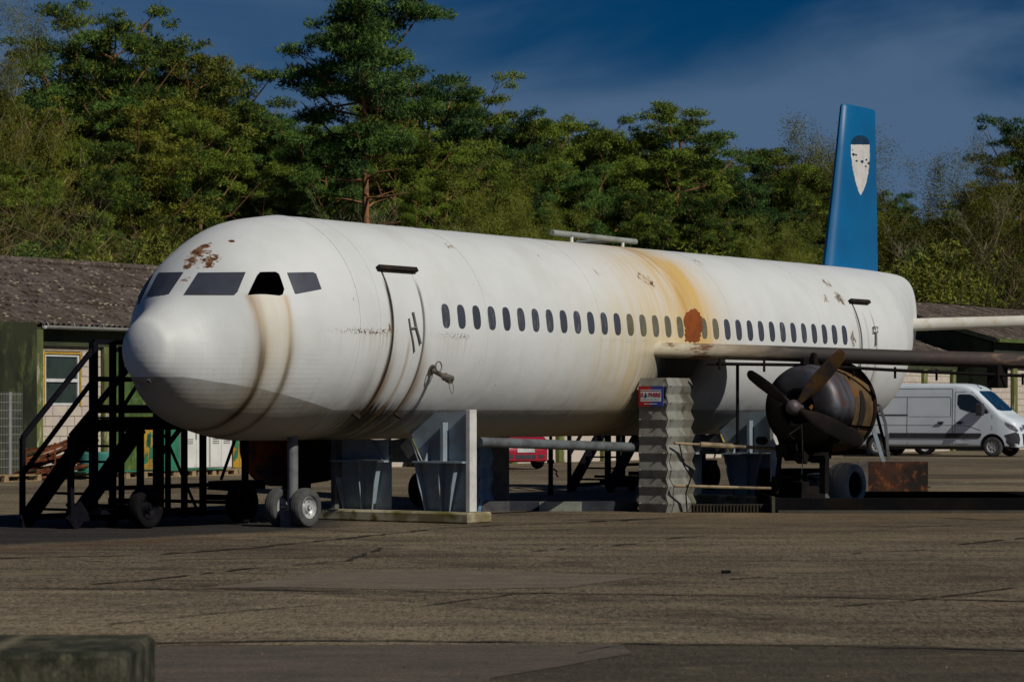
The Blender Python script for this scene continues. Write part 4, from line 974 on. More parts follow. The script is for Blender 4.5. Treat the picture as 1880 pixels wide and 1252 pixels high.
# doors
M_gap = mat('door_gap', (0.012, 0.009, 0.007), (0.028, 0.016, 0.010), 5, rough=0.9)
def barrel_strip(t0, t1, a0, a1, off, thick, m, name, parent, n=26, nt_=4):
    vs = []; fs = []; 
    for k in range(n + 1):
        th = a0 + (a1 - a0) * k / n
        for j in range(nt_ + 1): vs.append(barrel(t0 + (t1 - t0) * j / nt_, th, off))
        for j in range(nt_ + 1): vs.append(barrel(t0 + (t1 - t0) * j / nt_, th, off - thick))
    w2 = nt_ + 1; s = 2 * w2
    for k in range(n):
        a = k * s; b = a + s
        for j in range(nt_):
            fs.append((a + j, a + j + 1, b + j + 1, b + j)); fs.append((a + w2 + j, b + w2 + j, b + w2 + j + 1, a + w2 + j + 1))
        fs.append((a, b, b + w2, a + w2)); fs.append((a + nt_, a + w2 + nt_, b + w2 + nt_, b + nt_))
    e = n * s
    for j in range(nt_): fs.append((j, w2 + j, w2 + j + 1, j + 1)); fs.append((e + j, e + j + 1, e + w2 + j + 1, e + w2 + j))
    return MB().add(vs, fs).build(name, m, parent, smooth=40)
M_handle = mat('grey_handle_paint', (0.13, 0.13, 0.135), (0.20, 0.19, 0.18), 9, rough=0.5)
for (ta, tb, lab) in ((29.645, 30.335, 0), (43.47, 44.02, 1)):
    top = R_(29); bot = R_(-50)
    d = barrel_strip(ta + 0.014, tb - 0.014, bot, top, 0.012, 0.02, M_skin, 'door', plane)
    barrel_strip(ta - 0.012, ta + 0.010, bot, top, 0.0035, 0.01, M_gap, 'door_gap', d, nt_=1)
    barrel_strip(tb - 0.010, tb + 0.004, bot, top, 0.0035, 0.01, M_gap, 'door_gap', d, nt_=1)
    barrel_strip(ta - 0.09, tb + 0.09, R_(29.8), R_(32.0), 0.075, 0.10, M_gap, 'drip_ledge', d, n=3)
    barrel_strip(ta - 0.01, tb + 0.01, R_(29.05), R_(29.7), 0.03, 0.04, M_gap, 'drip_ledge', d, n=2)
    if lab == 0:
        f = lambda px, py, o=0.05: (lambda r: r[0] + r[1] * o)(surf(px, py))
        h_ = MB(); h_.tube([f(755, 574, .035), f(761, 602, .035), f(769, 630, .035)], 0.017, 6).tube([f(748, 585, .03), f(751, 604, .03), f(756, 628, .03), f(758, 645, .03)], 0.012, 6).tube([f(752, 603, .03), f(761, 601, .035)], 0.014, 6).tube([f(752, 603, 0), f(752, 603, .03)], 0.02, 6)
        h_.build('door_handle', M_handle, d)
    else:
        f = lambda px, py, o=0.04: (lambda r: r[0] + r[1] * o)(surf(px, py))
        h_ = MB(); h_.tube([f(1600, 601), f(1608, 602), f(1608, 611), f(1600, 611), f(1600, 601)], 0.012, 5).tube([f(1605, 611), f(1605, 634)], 0.022, 6)
        h_.build('door_handle', M_handle, d)
# drain pipe stub with valve
p, nn = surf(792, 678); vd = (p + nn * 0.26 + Vector((0.0, 0, -0.02)))
v = MB(); v.tube([p - nn * 0.05, vd], 0.035, 10); v.tube([p - nn * 0.0, p + nn * 0.02], 0.075, 14); v.lathe([(0, 0.05), (0.03, 0.06), (0.03, 0.045), (0.08, 0.045), (0.08, 0.062), (0.15, 0.062), (0.15, 0.045), (0.16, 0.02)], vd - nn * 0.04, nn, 14)
valve = v.build('drain_valve', mat('valve_brass_grey', (0.26, 0.24, 0.20), (0.13, 0.11, 0.09), 8, rough=0.5, metal=0.5), plane, smooth=40)
rg_pts = [p + nn * 0.15 + Vector((-0.07 * math.cos(a) * 1.0 - 0.02, 0, 0.09 + 0.07 * math.sin(a))) for a in np.linspace(0, 6.283, 17)]
MB().tube(rg_pts, 0.011, 5, cap=False).build('ring_handle', M_handle, valve)
MB().tube([vd + nn * 0.1 + Vector((0.04, 0, -0.04)), vd + nn * 0.1 + Vector((0.07, 0, -0.15)), vd + nn * 0.1 + Vector((0.03, 0, -0.20)), vd + nn * 0.1 + Vector((-0.02, 0, -0.14)), vd + nn * 0.08 + Vector((-0.03, 0, -0.05))], 0.006, 4).build('chain', M_darkgrey, valve)
for (px, py) in ((652, 760), (729, 760)):
    p, nn = surf(px, py); MB().box(p + nn * 0.02, (0.16, 0.05, 0.06), Matrix.Rotation(0.4, 3, 'Y')).build('hinge_lug', M_gap, plane, bevel=0.006)
p, nn = surf(274, 698); MB().box(p, (0.05, 0.05, 0.05), nn.to_track_quat('Y', 'Z').to_matrix()).build('nose_plug', M_darkgrey, plane, bevel=0.005)
# welded hoop seams
for tt in (28.93, 29.38, 31.9, 34.9, 38.9, 42.0):
    if tt < 28.9: continue
    barrel_strip(tt - 0.006, tt + 0.006, R_(-70), R_(88), 0.0035, 0.006, M_skin, 'seam', plane, n=60, nt_=1)
# roof rail
M_rail = mat('roof_rail_grey', (0.30, 0.32, 0.30), (0.22, 0.24, 0.22), 5, rough=0.55)
zr = 4.405
rr_ = MB().tube([A(35.86, 24.0, zr), A(38.35, 24.0, zr - 0.02)], 0.045, 12).build('roof_rail', M_rail, plane, smooth=40)
for tt in (36.42, 37.95): MB().tube([A(tt, 24.0, 4.2), A(tt, 24.0, zr - 0.03)], 0.028, 8).build('rail_post', M_white, rr_)
MB().tube([A(37.9, 24.05, zr - 0.005), A(37.95, 24.9, zr - 0.03)], 0.04, 10).build('cross_pipe', M_rail, rr_)
# tail fin
M_blue = None
def fin_mat():
    m, nt, b = new_mat('blue_fin_paint', 0.42, 0, 0.35); v = coords(nt); x, y, z = sep(nt, v); nw = noise(nt, v, 0.9, 6, 0.6); st_ = noise(nt, comb(nt, x * 6, y, z * 0.8), 1.0, 5)
    c = mixc(nt, nw.ss(0.35, 0.7), (0.002, 0.125, 0.31), (0.003, 0.10, 0.26)); c = mixc(nt, st_.ss(0.5, 0.8) * 0.3, c, (0.008, 0.11, 0.27))
    c = mixc(nt, noise(nt, v, 9, 4, 0.7).ss(0.72, 0.75) * 0.6, c, (0.02, 0.03, 0.05))
    nt.links.new(c, b.inputs['Base Color']); bump(nt, b, nw + st_ * 0.3, 0.25, 0.015); return m
M_blue = fin_mat()
rings = []
for (z_, tl, tr, th) in ((4.18, 44.95, 47.05, 0.17), (4.8, 45.1, 47.04, 0.16), (5.6, 45.29, 47.02, 0.14), (6.5, 45.48, 47.0, 0.12), (7.30, 45.64, 46.97, 0.10), (7.345, 45.67, 46.96, 0.07)):
    r_ = []
    for u, v_ in ((0, 0), (0.02, 0.45), (0.08, 0.85), (0.25, 1), (0.6, 0.85), (0.95, 0.4), (1, 0.25), (1, -0.25), (0.95, -0.4), (0.6, -0.85), (0.25, -1), (0.08, -0.85), (0.02, -0.45)):
        r_.append(Vector(A(tl + (tr - tl) * u, 24.0 - v_ * th, z_)))
    rings.append(r_)
finmb = MB().loft(rings); fin = finmb.build('tail_fin', M_blue, plane, smooth=35)
FBv = bvh_of(fin.data, Mpl)
def fsurf(px, py):
    o, d = camray(px, py); h, nn, _, _ = FBv.ray_cast(o, d); return (Mpi @ h, (Mpi.to_3x3() @ nn).normalized()) if h else None
emb_cap = [(1562, 266), (1563, 258), (1568, 252), (1576, 249), (1584, 249), (1591, 253), (1595, 259), (1596, 267)]
cdt_patch(emb_cap, fsurf, 0.005, 0.01, 6).build('emblem_cap', mat('dark_blue_emblem', (0.008, 0.03, 0.07), (0.012, 0.045, 0.09), 4, rough=0.5), fin)
emb = jag([(1562, 266), (1596, 266), (1596, 290), (1594, 316), (1590, 336), (1585, 350), (1580, 359), (1576, 352), (1570, 334), (1565, 310), (1562, 288)], 0.5, 3, 8)
e2 = cdt_patch(emb, fsurf, 0.006, 0.01, 6).build('peeled_emblem', mat('peeled_white', (0.62, 0.60, 0.58), (0.52, 0.51, 0.50), 5, rough=0.7), fin)
for (px, py, rr0) in ((1566, 284, 3.2), (1571, 285, 2.0), (1582, 297, 3.4), (1572, 296, 2.2), (1590, 294, 2.2), (1594, 300, 2.4), (1589, 306, 1.8), (1565, 276, 1.2)):
    pl = [(px + rr0 * rnd.uniform(0.6, 1.2) * math.cos(a), py + rr0 * rnd.uniform(0.6, 1.1) * math.sin(a)) for a in np.linspace(0, 5.6, 8)]
    cdt_patch(pl, fsurf, 0.009, 0.006, 3).build('flaked_spot', mat('dark_blue_emblem', (0.008, 0.03, 0.07)), e2)
# wings
def wing_mat():
    m, nt, b = new_mat('scorched_wing', 0.6, 0.0, 0.25); p = world_pos(nt); x, y, z = sep(nt, p); sv = comb(nt, x * 2.5, y * 2.5, z * 9); n1 = noise(nt, sv, 1.0, 6, 0.65); n2 = noise(nt, p, 3.0, 5, 0.7)
    k = (x + (n1 - 0.5) * 1.6)
    c = mixc(nt, n2.ss(0.4, 0.65), (0.62, 0.57, 0.44), (0.60, 0.50, 0.33))
    c = mixc(nt, k.ss(2.2, 3.6) * 0.8, c, (0.22, 0.17, 0.12)); c = mixc(nt, k.ss(3.4, 4.6), c, (0.055, 0.048, 0.045))
    c = mixc(nt, (n1.ss(0.5, 0.62) * k.bell(3.0, 0.8)).clamp(), c, (0.15, 0.06, 0.02))
    c = mixc(nt, k.ss(6.0, 6.5) * n1.ss(0.56, 0.66) * 0.75, c, (0.30, 0.21, 0.12)); c = mixc(nt, k.ss(6.2, 7.0) * n2.ss(0.35, 0.6) * 0.7, c, (0.10, 0.06, 0.055))
    c = mixc(nt, n2.ss(0.66, 0.72) * k.ss(3.2, 2.2) * 0.5, c, (0.30, 0.16, 0.05))
    nt.links.new(c, b.inputs['Base Color']); bump(nt, b, n1 + n2, 0.3, 0.01); return m
M_wing = wing_mat()
def wl_(p): return Mpi @ Vector(p)
def wing_sec(p, ch, th, dirv):     # p leading edge centre (world), chord direction
    dv = Vector(dirv).normalized(); out = []
    for u, v_ in ((0, 0), (0.01, 0.6), (0.05, 0.95), (0.12, 1), (0.5, 0.8), (1, 0.12), (1, -0.12), (0.5, -0.75), (0.12, -1), (0.05, -0.95), (0.01, -0.6)):
        out.append(wl_(Vector(p) + dv * ch * u + Vector((0, 0, v_ * th))))
    return out
pr = W(36.55, 22.75); 
rings = []
for x_, y_, z_, ch, th in ((pr.x - 0.02, 42.75, 2.545, 1.9, 0.121), (4.0, 42.72, 2.49, 1.8, 0.122), (6.0, 42.68, 2.42, 1.7, 0.123), (8.0, 42.62, 2.365, 1.6, 0.124), (10.5, 42.55, 2.30, 1.4, 0.12)):
    rings.append(wing_sec((x_, y_, z_), ch, th, (0.25, 0.97, 0)))
wing = MB().loft(rings).build('wing', M_wing, plane, smooth=50)
# far wing, mostly hidden behind the barrel
rings = []
for k_ in range(3):
    p = W(36.9, 25.3).lerp(W(41.5, 34.0), k_ / 2); rings.append(wing_sec((p.x, p.y, 2.5 - 0.1 * k_), 1.9 - 0.3 * k_, 0.12, tuple(W(1, 0.0)) ))
MB().loft(rings).build('wing', M_wing, plane, smooth=50)
# sprinkler pipe under the wing
pm = MB().tube([wl_((3.05, 42.7, 2.32)), wl_((4.5, 42.68, 2.30)), wl_((6.5, 42.62, 2.19)), wl_((8.2, 42.58, 2.12)), wl_((10.2, 42.5, 2.05))], 0.026, 8)
up_ = pm.build('under_wing_pipe', M_burnt, wing)
for x_ in (3.25, 3.95, 5.35, 6.0, 6.65, 8.0, 9.0): MB().rng((-0.02, -0.012, -0.09), (0.02, 0.012, 0.09)).build('pipe_hanger', M_burnt, up_, loc=wl_((x_, 42.66, 2.50 - 0.063 * (x_ - 2) * 0.8 - 0.12)))
MB().rng((-0.18, -0.1, -0.18), (0.18, 0.1, 0.18)).build('junction_box', M_burnt, up_, loc=wl_((7.62, 42.75, 2.12)), bevel=0.01)
# tailplane
rings = []
for x_, z_, ch, th in ((7.35, 3.24, 1.3, 0.125), (9.0, 3.29, 1.2, 0.118), (11.5, 3.36, 1.0, 0.11)):
    rings.append(wing_sec((x_, 52.9, z_), ch, th, (0.3, 0.95, 0)))
MB().loft(rings).build('tailplane', mat('tailplane_white', (0.66, 0.65, 0.60), (0.60, 0.57, 0.50), 2, rough=0.5, c3=(0.55, 0.48, 0.36)), plane, smooth=50)
# engine with propeller, under the wing
def eng_mat():
    m, nt, b = new_mat('heat_tinted_cowl', 0.5, 0.45, 0.4); v = coords(nt); x, y, z = sep(nt, v); n1 = noise(nt, comb(nt, x * 6, y * 1.5, z * 1.5), 1.0, 6, 0.65); n2 = noise(nt, v, 4, 6, 0.7)
    c = mixc(nt, n1.ss(0.35, 0.65), (0.13, 0.145, 0.19), (0.07, 0.062, 0.068)); c = mixc(nt, n2.ss(0.52, 0.66) * 0.7, c, (0.10, 0.045, 0.03))
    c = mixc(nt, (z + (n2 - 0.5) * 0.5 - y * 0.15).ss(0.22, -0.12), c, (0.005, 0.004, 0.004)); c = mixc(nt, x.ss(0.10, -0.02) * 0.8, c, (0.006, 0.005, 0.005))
    nt.links.new(c, b.inputs['Base Color']); bump(nt, b, n1 + n2, 0.4, 0.008); return m
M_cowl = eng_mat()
M_cowl2 = mat('ochre_rusted_cowl', (0.17, 0.11, 0.05), (0.085, 0.055, 0.03), 1.5, 0.4, 0.62, rough=0.6, metal=0.3, c3=(0.17, 0.075, 0.02))
ET, EN, EZc = 37.45, 20.46, 1.635
eng_ax = (1, 0, 0)
E0 = A(ET, EN, EZc)
def ecowl(prof, a0=0, a1=360, n=64, c=E0):
    vs = []; fs = []; seg = [R_(a0 + (a1 - a0) * k / n) for k in range(n + 1)]
    for (h, r) in prof:
        for th in seg: vs.append(Vector(c) + Vector((h, -r * math.cos(th), r * math.sin(th))))
    w2 = n + 1
    for i in range(len(prof) - 1):
        for k in range(n): fs.append((i * w2 + k, (i + 1) * w2 + k, (i + 1) * w2 + k + 1, i * w2 + k + 1))
    return MB().add(vs, fs)
EM = empty('engine_local', (0, 0, 0))
bpy.data.objects.remove(EM)
engo = Vector(E0)
cw = MB(engo)
prof_front = [(0.30, 0.24), (0.02, 0.26), (-0.01, 0.30), (0.0, 0.36), (0.02, 0.44), (0.05, 0.56), (0.11, 0.635), (0.22, 0.67), (0.62, 0.682), (0.66, 0.678), (0.66, 0.60)]
e = ecowl(prof_front); e.v = [tuple(Vector(p) - engo) for p in e.v]
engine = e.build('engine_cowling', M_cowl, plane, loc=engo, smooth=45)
def epart(name, prof, m, a0=0, a1=360, parent=engine, smooth=40):
    e = ecowl(prof, a0, a1, c=(0, 0, 0)); return e.build(name, m, parent, smooth=smooth)
epart('rear_cowl_ring', [(0.60, 0.60), (0.60, 0.686), (0.68, 0.695), (1.08, 0.725), (1.14, 0.735), (1.14, 0.66), (1.10, 0.63)], M_cowl2)
epart('rear_lip', [(1.13, 0.60), (1.13, 0.755), (1.20, 0.765), (1.24, 0.75), (1.24, 0.60)], M_burnt)
epart('firewall', [(1.16, 0.62), (1.16, 0.02)], M_burnt)
epart('inlet_back', [(0.30, 0.25), (0.30, 0.01)], M_void)
# scooped cut-out on the near side of the rear cowl
sc_ = MB(); th0, th1 = R_(-32), R_(22); vs = []; fs = []; n = 14
for k in range(n + 1):
    th = th0 + (th1 - th0) * k / n; w_ = 0.13 * math.sin(math.pi * (k + 0.4) / (n + 0.8)) ** 0.6
    for s in (-1, 1): vs.append((0.80 + s * w_ * 0.6 + 0.02 * k / n, -(0.712 if s < 0 else 0.728) * math.cos(th), (0.712 if s < 0 else 0.728) * math.sin(th)))
for k in range(n): fs.append((2 * k, 2 * k + 1, 2 * k + 3, 2 * k + 2))
MB().add(vs, fs).build('air_scoop', M_void, engine)
hub = MB(); hub.lathe([(-0.26, 0.001), (-0.255, 0.05), (-0.23, 0.09), (-0.18, 0.115), (-0.11, 0.125), (-0.02, 0.12), (-0.02, 0.07), (0.3, 0.06)], (0, 0, 0), (1, 0, 0), 24)
M_prop = mat('sooty_propeller', (0.012, 0.009, 0.009), (0.024, 0.015, 0.012), 3, rough=0.6, metal=0.2)
M_propo = mat('ochre_propeller', (0.14, 0.075, 0.028), (0.045, 0.038, 0.038), 4, rough=0.6, metal=0.2)
hubo = hub.build('propeller_hub', mat('hub_violet_grey', (0.11, 0.09, 0.10), (0.07, 0.06, 0.065), 5, rough=0.55, metal=0.3), engine, smooth=40)
def blade(tipn, tipz, wd, m, tw=0.5, sweep=0.0):
    d = Vector((0, -tipn, 0)) * -1; d = Vector((0.0, tipn, tipz)); L = d.length; d.normalize(); side = Vector((0, -d.z, d.y)); fw = Vector((-1, 0, 0)); rings = []
    for f, w_, th, a in ((0.06, 0.045, 0.045, 1.0), (0.16, 0.06, 0.04, 1.0), (0.30, wd * 0.85, 0.026, 0.75), (0.50, wd, 0.018, 0.55), (0.75, wd * 0.95, 0.012, 0.4), (0.93, wd * 0.78, 0.008, 0.32), (0.985, wd * 0.5, 0.006, 0.3), (1.0, wd * 0.2, 0.005, 0.3)):
        ang = a * tw * 1.6; ax = side * math.cos(ang) + fw * math.sin(ang); nx = -side * math.sin(ang) + fw * math.cos(ang); c = d * (L * f) + Vector((-0.10 + sweep * f, 0, 0))
        rings.append([c + ax * w_ * math.cos(q) + nx * th * math.sin(q) for q in np.linspace(0, 2 * math.pi, 12, endpoint=False)])
    return MB().loft(rings).build('propeller_blade', m, engine, smooth=50)
blade(0.84, 0.55, 0.105, M_prop, 0.35)
blade(-0.86, 0.86, 0.12, M_propo, -0.35)
blade(-1.22, -0.54, 0.13, M_prop, 0.45, -0.06)
# gutted lower half: frames, hoses, sheet scraps
gt_ = MB()
for k in range(16):
    a = R_(195 + k * 10); p0 = Vector((rnd.uniform(0.05, 0.2), -0.5 * math.cos(a), 0.5 * math.sin(a))); p1 = p0 + Vector((rnd.uniform(0.2, 0.8), rnd.uniform(-0.2, 0.2), rnd.uniform(-0.30, 0.05))); gt_.tube([p0, (p0 + p1) / 2 + Vector((0, 0, rnd.uniform(-0.12, 0.02))), p1], rnd.uniform(0.012, 0.035), 5)
for k in range(12): gt_.box((rnd.uniform(0.0, 1.0), rnd.uniform(-0.35, 0.35), rnd.uniform(-0.82, -0.5)), (rnd.uniform(0.08, 0.3), rnd.uniform(0.08, 0.25), rnd.uniform(0.06, 0.22)), Matrix.Rotation(rnd.uniform(-0.6, 0.6), 3, 'Y'))
gt_.build('burnt_engine_innards', M_burnt, engine)
MB().add([(0.05, 0.45, -0.35), (0.05, -0.62, -0.25), (1.15, -0.72, -0.30), (1.2, 0.3, -0.72), (0.5, 0.5, -0.85), (0.45, -0.35, -0.80)], [(0, 1, 5, 4), (1, 2, 3, 5), (4, 5, 3)]).build('torn_cowl_sheet', M_burnt, engine)
MB().tube([(-0.05, -0.10, -0.25), (-0.06, -0.12, -0.50), (-0.02, -0.1, -0.84), (-0.02, -0.08, -1.05)], 0.008, 5).tube([(-0.05, -0.08, -0.3), (-0.06, 0.12, -0.42), (-0.05, 0.02, -0.5)], 0.01, 5).build('hanging_cable', mat('greenish_cable', (0.22, 0.27, 0.22), (0.1, 0.1, 0.1), 8), engine)
MB().tube([(0.1, 0.3, -0.3), (0.12, 0.2, -0.5), (0.1, 0.25, -0.55)], 0.02, 5).tube([(0.0, -0.22, -0.02), (0.02, -0.26, 0.03)], 0.035, 6).build('rusty_fitting', mat('orange_rust', (0.34, 0.13, 0.03), (0.2, 0.08, 0.02), 8), engine)
MB().rng((0.35, -0.12, 0.60), (0.75, 0.12, 0.86)).rng((0.15, -0.05, 0.62), (0.3, 0.05, 0.78)).build('pylon', M_burnt, engine, bevel=0.02)
MB().tube([(-0.1, 0.62, -0.52), (0.1, 0.66, -0.52)], 0.07, 10).build('pipe_end', M_burnt, engine)
MB().bar((0.6, -0.15, -0.6), (0.65, -0.12, -1.35), 0.10, 0.14).build('engine_stand_leg', M_burnt, engine); MB().bar((0.25, 0.42, -0.5), (0.2, 0.50, -1.35), 0.05, 0.07).build('engine_stand_leg', M_burnt, engine)
# nose gear
NG = A(28.92, 23.62, 0)
gear = MB(NG).tube([(NG[0], NG[1], 0.22), (NG[0], NG[1], 1.3)], 0.075, 14).tube([(NG[0], NG[1] - 0.30, 0.27), (NG[0], NG[1] + 0.3, 0.27)], 0.035, 8).rng((NG[0] - 0.16, NG[1] - 0.09, 0.0), (NG[0] + 0.16, NG[1] + 0.09, 0.20)).build('nose_gear', mat('gear_leg_paint', (0.16, 0.165, 0.175), (0.11, 0.11, 0.12), 5, rough=0.5), plane, loc=NG, smooth=40)
tyre_prof = [(-0.055, 0.15), (-0.085, 0.17), (-0.092, 0.215), (-0.078, 0.25), (-0.045, 0.266), (-0.03, 0.268), (-0.027, 0.262), (-0.017, 0.262), (-0.014, 0.269), (0.014, 0.269), (0.017, 0.262), (0.027, 0.262), (0.03, 0.268), (0.045, 0.266), (0.078, 0.25), (0.092, 0.215), (0.085, 0.17), (0.055, 0.15)]
rim_prof = [(-0.055, 0.152), (0.06, 0.158), (0.075, 0.150), (0.055, 0.140), (0.025, 0.118), (0.012, 0.09), (0.03, 0.07), (0.06, 0.055), (0.062, 0.03), (0.085, 0.028), (0.085, 0.001)]
def wheel(parent, loc, sgn, k=1.0, tm=None, rm=None, name='wheel', bolts=6, kw=1.0):
    ax = (0, -sgn, 0)
    w_ = MB().lathe([(a * k * kw, r * k) for a, r in tyre_prof], (0, 0, 0), ax, 40, True).build('tyre', tm or M_tyre, None, smooth=35)
    h = empty(name, loc)
    if parent: h.parent = parent
    w_.parent = h; r_ = MB().lathe([(a * k * kw, r * k) for a, r in rim_prof], (0, 0, 0), ax, 32).lathe([(-0.02 * k, 0.13 * k), (-0.02 * k, 0.001)], (0, 0, 0), ax, 24)
    for j in range(bolts):
        a = j * 2 * math.pi / bolts; r_.box((math.cos(a) * 0.10 * k, -sgn * 0.028 * k, math.sin(a) * 0.10 * k), (0.02 * k, 0.03 * k, 0.02 * k))
    r_.build('rim', rm or M_rim, h, smooth=35); return h
wheel(gear, (0, -0.22, 0.268), 1); wheel(gear, (0, 0.22, 0.268), -1)

# ------------------------------------------------------------------ cradles
def cradle_build(t0, label):
    rt = tag(empty('cradle', W(t0, 23.2), AN), label, 'support', 'steel cradles under the barrel')
    def c(n, z, dt=0.0): return (dt, n - 23.2, z)
    ZB_, ZS = 0.16, 0.845
    arc = lambda a, b, k=10: [c(n, max(FZ - math.sqrt(max(0, FR ** 2 - (24 - n) ** 2)) - 0.01, 0)) for n in np.linspace(a, b, k)]
    sadd = [c(22.36, ZS + 0.03), c(23.18, ZS + 0.03)] + [c(23.40, FZ - math.sqrt(FR ** 2 - 0.6 ** 2) - 0.01)] + list(reversed(arc(22.97, 23.35, 8))) + [c(22.36, 1.59)]
    MB().prism([Vector(p) for p in sadd], (0.02, 0, 0)).build('saddle_web', M_grey, rt)
    far = [c(23.75, ZS + 0.03), c(24.75, ZS + 0.03)] + list(reversed(arc(23.75, 24.75, 8)))
    MB().prism([Vector(p) for p in far], (0.02, 0, 0)).build('saddle_web', M_grey, rt)
    MB().prism([Vector(p) for p in [c(23.2, ZS + 0.0), c(23.78, ZS + 0.0), c(23.78, 1.16), c(23.40, 1.20)]], (0.03, 0, 0)).build('saddle_web', M_darkgrey, rt)
    MB().rng(c(22.285, ZB_, -0.085), c(22.355, 1.60, 0.085)).build('column_flange', mat('sunlit_grey', (0.62, 0.62, 0.60), (0.50, 0.50, 0.48), 4, rough=0.6), rt, bevel=0.004)  # sunlight on the outer flange put into a lighter grey than the webs
    for (a, b) in ((22.36, 23.24), (23.74, 24.72)):
        mid = (a + b) / 2
        MB().rng(c(a, ZS, -0.17), c(b, ZS + 0.025, 0.17)).build('shelf_plate', M_grey, rt)
        MB().prism([Vector(c(a + 0.0, ZB_, 0)), Vector(c(b - 0.13, ZB_, 0)), Vector(c(b - 0.02, ZS, 0)), Vector(c(a + 0.0, ZS, 0))], (0.02, 0, 0)).build('column_web', M_grey, rt)
        for nn_, nb in ((a + 0.13, a + 0.30), (mid - 0.02, mid + 0.0), (b - 0.04, b - 0.16)):
            pts = [Vector(c(nb, ZB_, -0.005)), Vector(c(nn_, ZS, -0.005)), Vector(c(nn_, ZS, -0.15)), Vector(c((nn_ + nb) / 2, 0.5, -0.13)), Vector(c(nb, ZB_, -0.06))]
            MB().prism(pts, (0, 0.016, 0)).build('stiffener', M_grey, rt)
    MB().prism([Vector(c(22.72, ZS + 0.025, -0.01)), Vector(c(22.72, 1.42, -0.01)), Vector(c(22.72, 1.42, -0.13)), Vector(c(22.72, ZS + 0.025, -0.13))], (0, 0.05, 0)).build('stiffener', M_grey, rt)
    MB().prism([Vector(c(23.02, ZS + 0.025, -0.01)), Vector(c(23.02, 1.15, -0.01)), Vector(c(23.02, ZS + 0.025, -0.15))], (0, 0.014, 0)).build('gusset', M_grey, rt)
    MB().prism([Vector(c(23.2, ZS + 0.025, -0.02)), Vector(c(23.45, 1.19, -0.02)), Vector(c(23.28, 1.19, -0.14)), Vector(c(23.16, ZS + 0.025, -0.12))], (0, 0.014, 0)).build('gusset', M_grey, rt)
    MB().prism([Vector(c(23.85, ZS + 0.025, -0.02)), Vector(c(24.1, 1.17, -0.02)), Vector(c(24.0, 1.17, -0.14)), Vector(c(23.8, ZS + 0.025, -0.12))], (0, 0.014, 0)).build('gusset', M_grey, rt)
    MB().rng(c(24.64, ZB_, -0.16), c(24.72, 1.5, 0.16)).build('column_flange', M_darkgrey, rt, bevel=0.004)
    MB().rng(c(22.14, 0, -0.32), c(24.86, ZB_ - 0.002, 0.26)).build('concrete_footing', M_conc, rt, bevel=0.025)
    return rt
cr1 = cradle_build(31.3, 'blue-grey steel cradle on a concrete footing under the forward cabin')
cr2 = copy_tree(cr1); cr2.location = W(40.04, 23.2); cr2['label'] = 'blue-grey steel cradle on a mossy footing behind the corrugated post and pipes'

# ------------------------------------------------------------------ corrugated posts
def corr_post(loc, rz, wn, wt, H, label, big=True, ms=None):
    rt = tag(empty('corrugated_post', loc, rz), label, 'post', 'posts clad in corrugated sheet')
    # local x = along aircraft (front face at x=0 looks to -x), local y = away
    def face(y0, y1, xf, ax, pitch, amp, m, name, wavy=0.0):
        n = int(round(H / pitch)); vs = []; fs = []; prof = []
        for k in range(n):
            z0 = k * pitch; prof += [(z0, 0.0), (z0 + pitch * 0.04, 0.0), (z0 + pitch * 0.5, amp), (z0 + pitch * 0.54, amp)]
        prof.append((n * pitch, 0.0))
        for (z_, d) in prof:
            sh = wavy * (1 - z_ / H)
            if ax == 'x': vs += [(xf - d, y0, z_), (xf - d, y1, z_), (xf - d + 0.012, y0, z_), (xf - d + 0.012, y1, z_)]
            else: vs += [(y0, xf - d, z_), (y1 + sh + d * 1.2, xf - d, z_), (y0, xf - d + 0.012, z_), (y1 + sh + d * 1.2, xf - d + 0.012, z_)]
        m_ = len(prof)
        for i in range(m_ - 1):
            a = 4 * i; b = a + 4; fs += [(a, a + 1, b + 1, b), (a + 2, b + 2, b + 3, a + 3), (a, b, b + 2, a + 2), (a + 1, a + 3, b + 3, b + 1)]
        return MB().add(vs, fs).build(name, m, rt)
    pitch = 0.262 if big else 0.33
    M_galv, M_galvdirty = ms or (globals()['M_galv'], globals()['M_galvdirty'])
    f1 = face(-0.014, wn, 0.0, 'x', pitch, 0.026, M_galv, 'corrugated_sheet')
    f2 = face(-0.02, wt * 0.45, 0.0, 'y', pitch, 0.040, M_galv, 'corrugated_sheet', wt * 0.35)
    f3 = face(wt * 0.40, wt * 0.95, 0.035, 'y', pitch, 0.035, M_galvdirty, 'corrugated_sheet', 0.1)
    MB().rng((0.03, 0.05, 0), (wt - 0.05, wn - 0.03, H - 0.02)).build('post_core', M_burnt, rt)
    n = int(round(H / pitch)); bm_ = MB().lathe([(0, 0.014), (0.012, 0.014), (0.012, 0.008), (0.03, 0.008), (0.03, 0.001)], (0, 0, 0), (-1, 0, 0), 6).mesh('bolt', M_bolt)
    for k in range(n):
        z_ = (k + 0.53) * pitch
        for y_ in (0.035, wn - 0.03): inst('bolt', bm_, f1, (-0.026, y_, z_))
        for x_ in (0.05, wt * 0.45 + wt * 0.35 * (1 - z_ / H)): inst('bolt', bm_, f2, (x_, -0.040, z_), (0, 0, R_(90)))
    return rt
pl_ = gpt(1224, 940.8)
post1 = corr_post((pl_[0], pl_[1], 0), AN, 0.50, 0.80, 2.02, 'corrugated sheet-clad post with a red and blue sign on it, below the wing root')
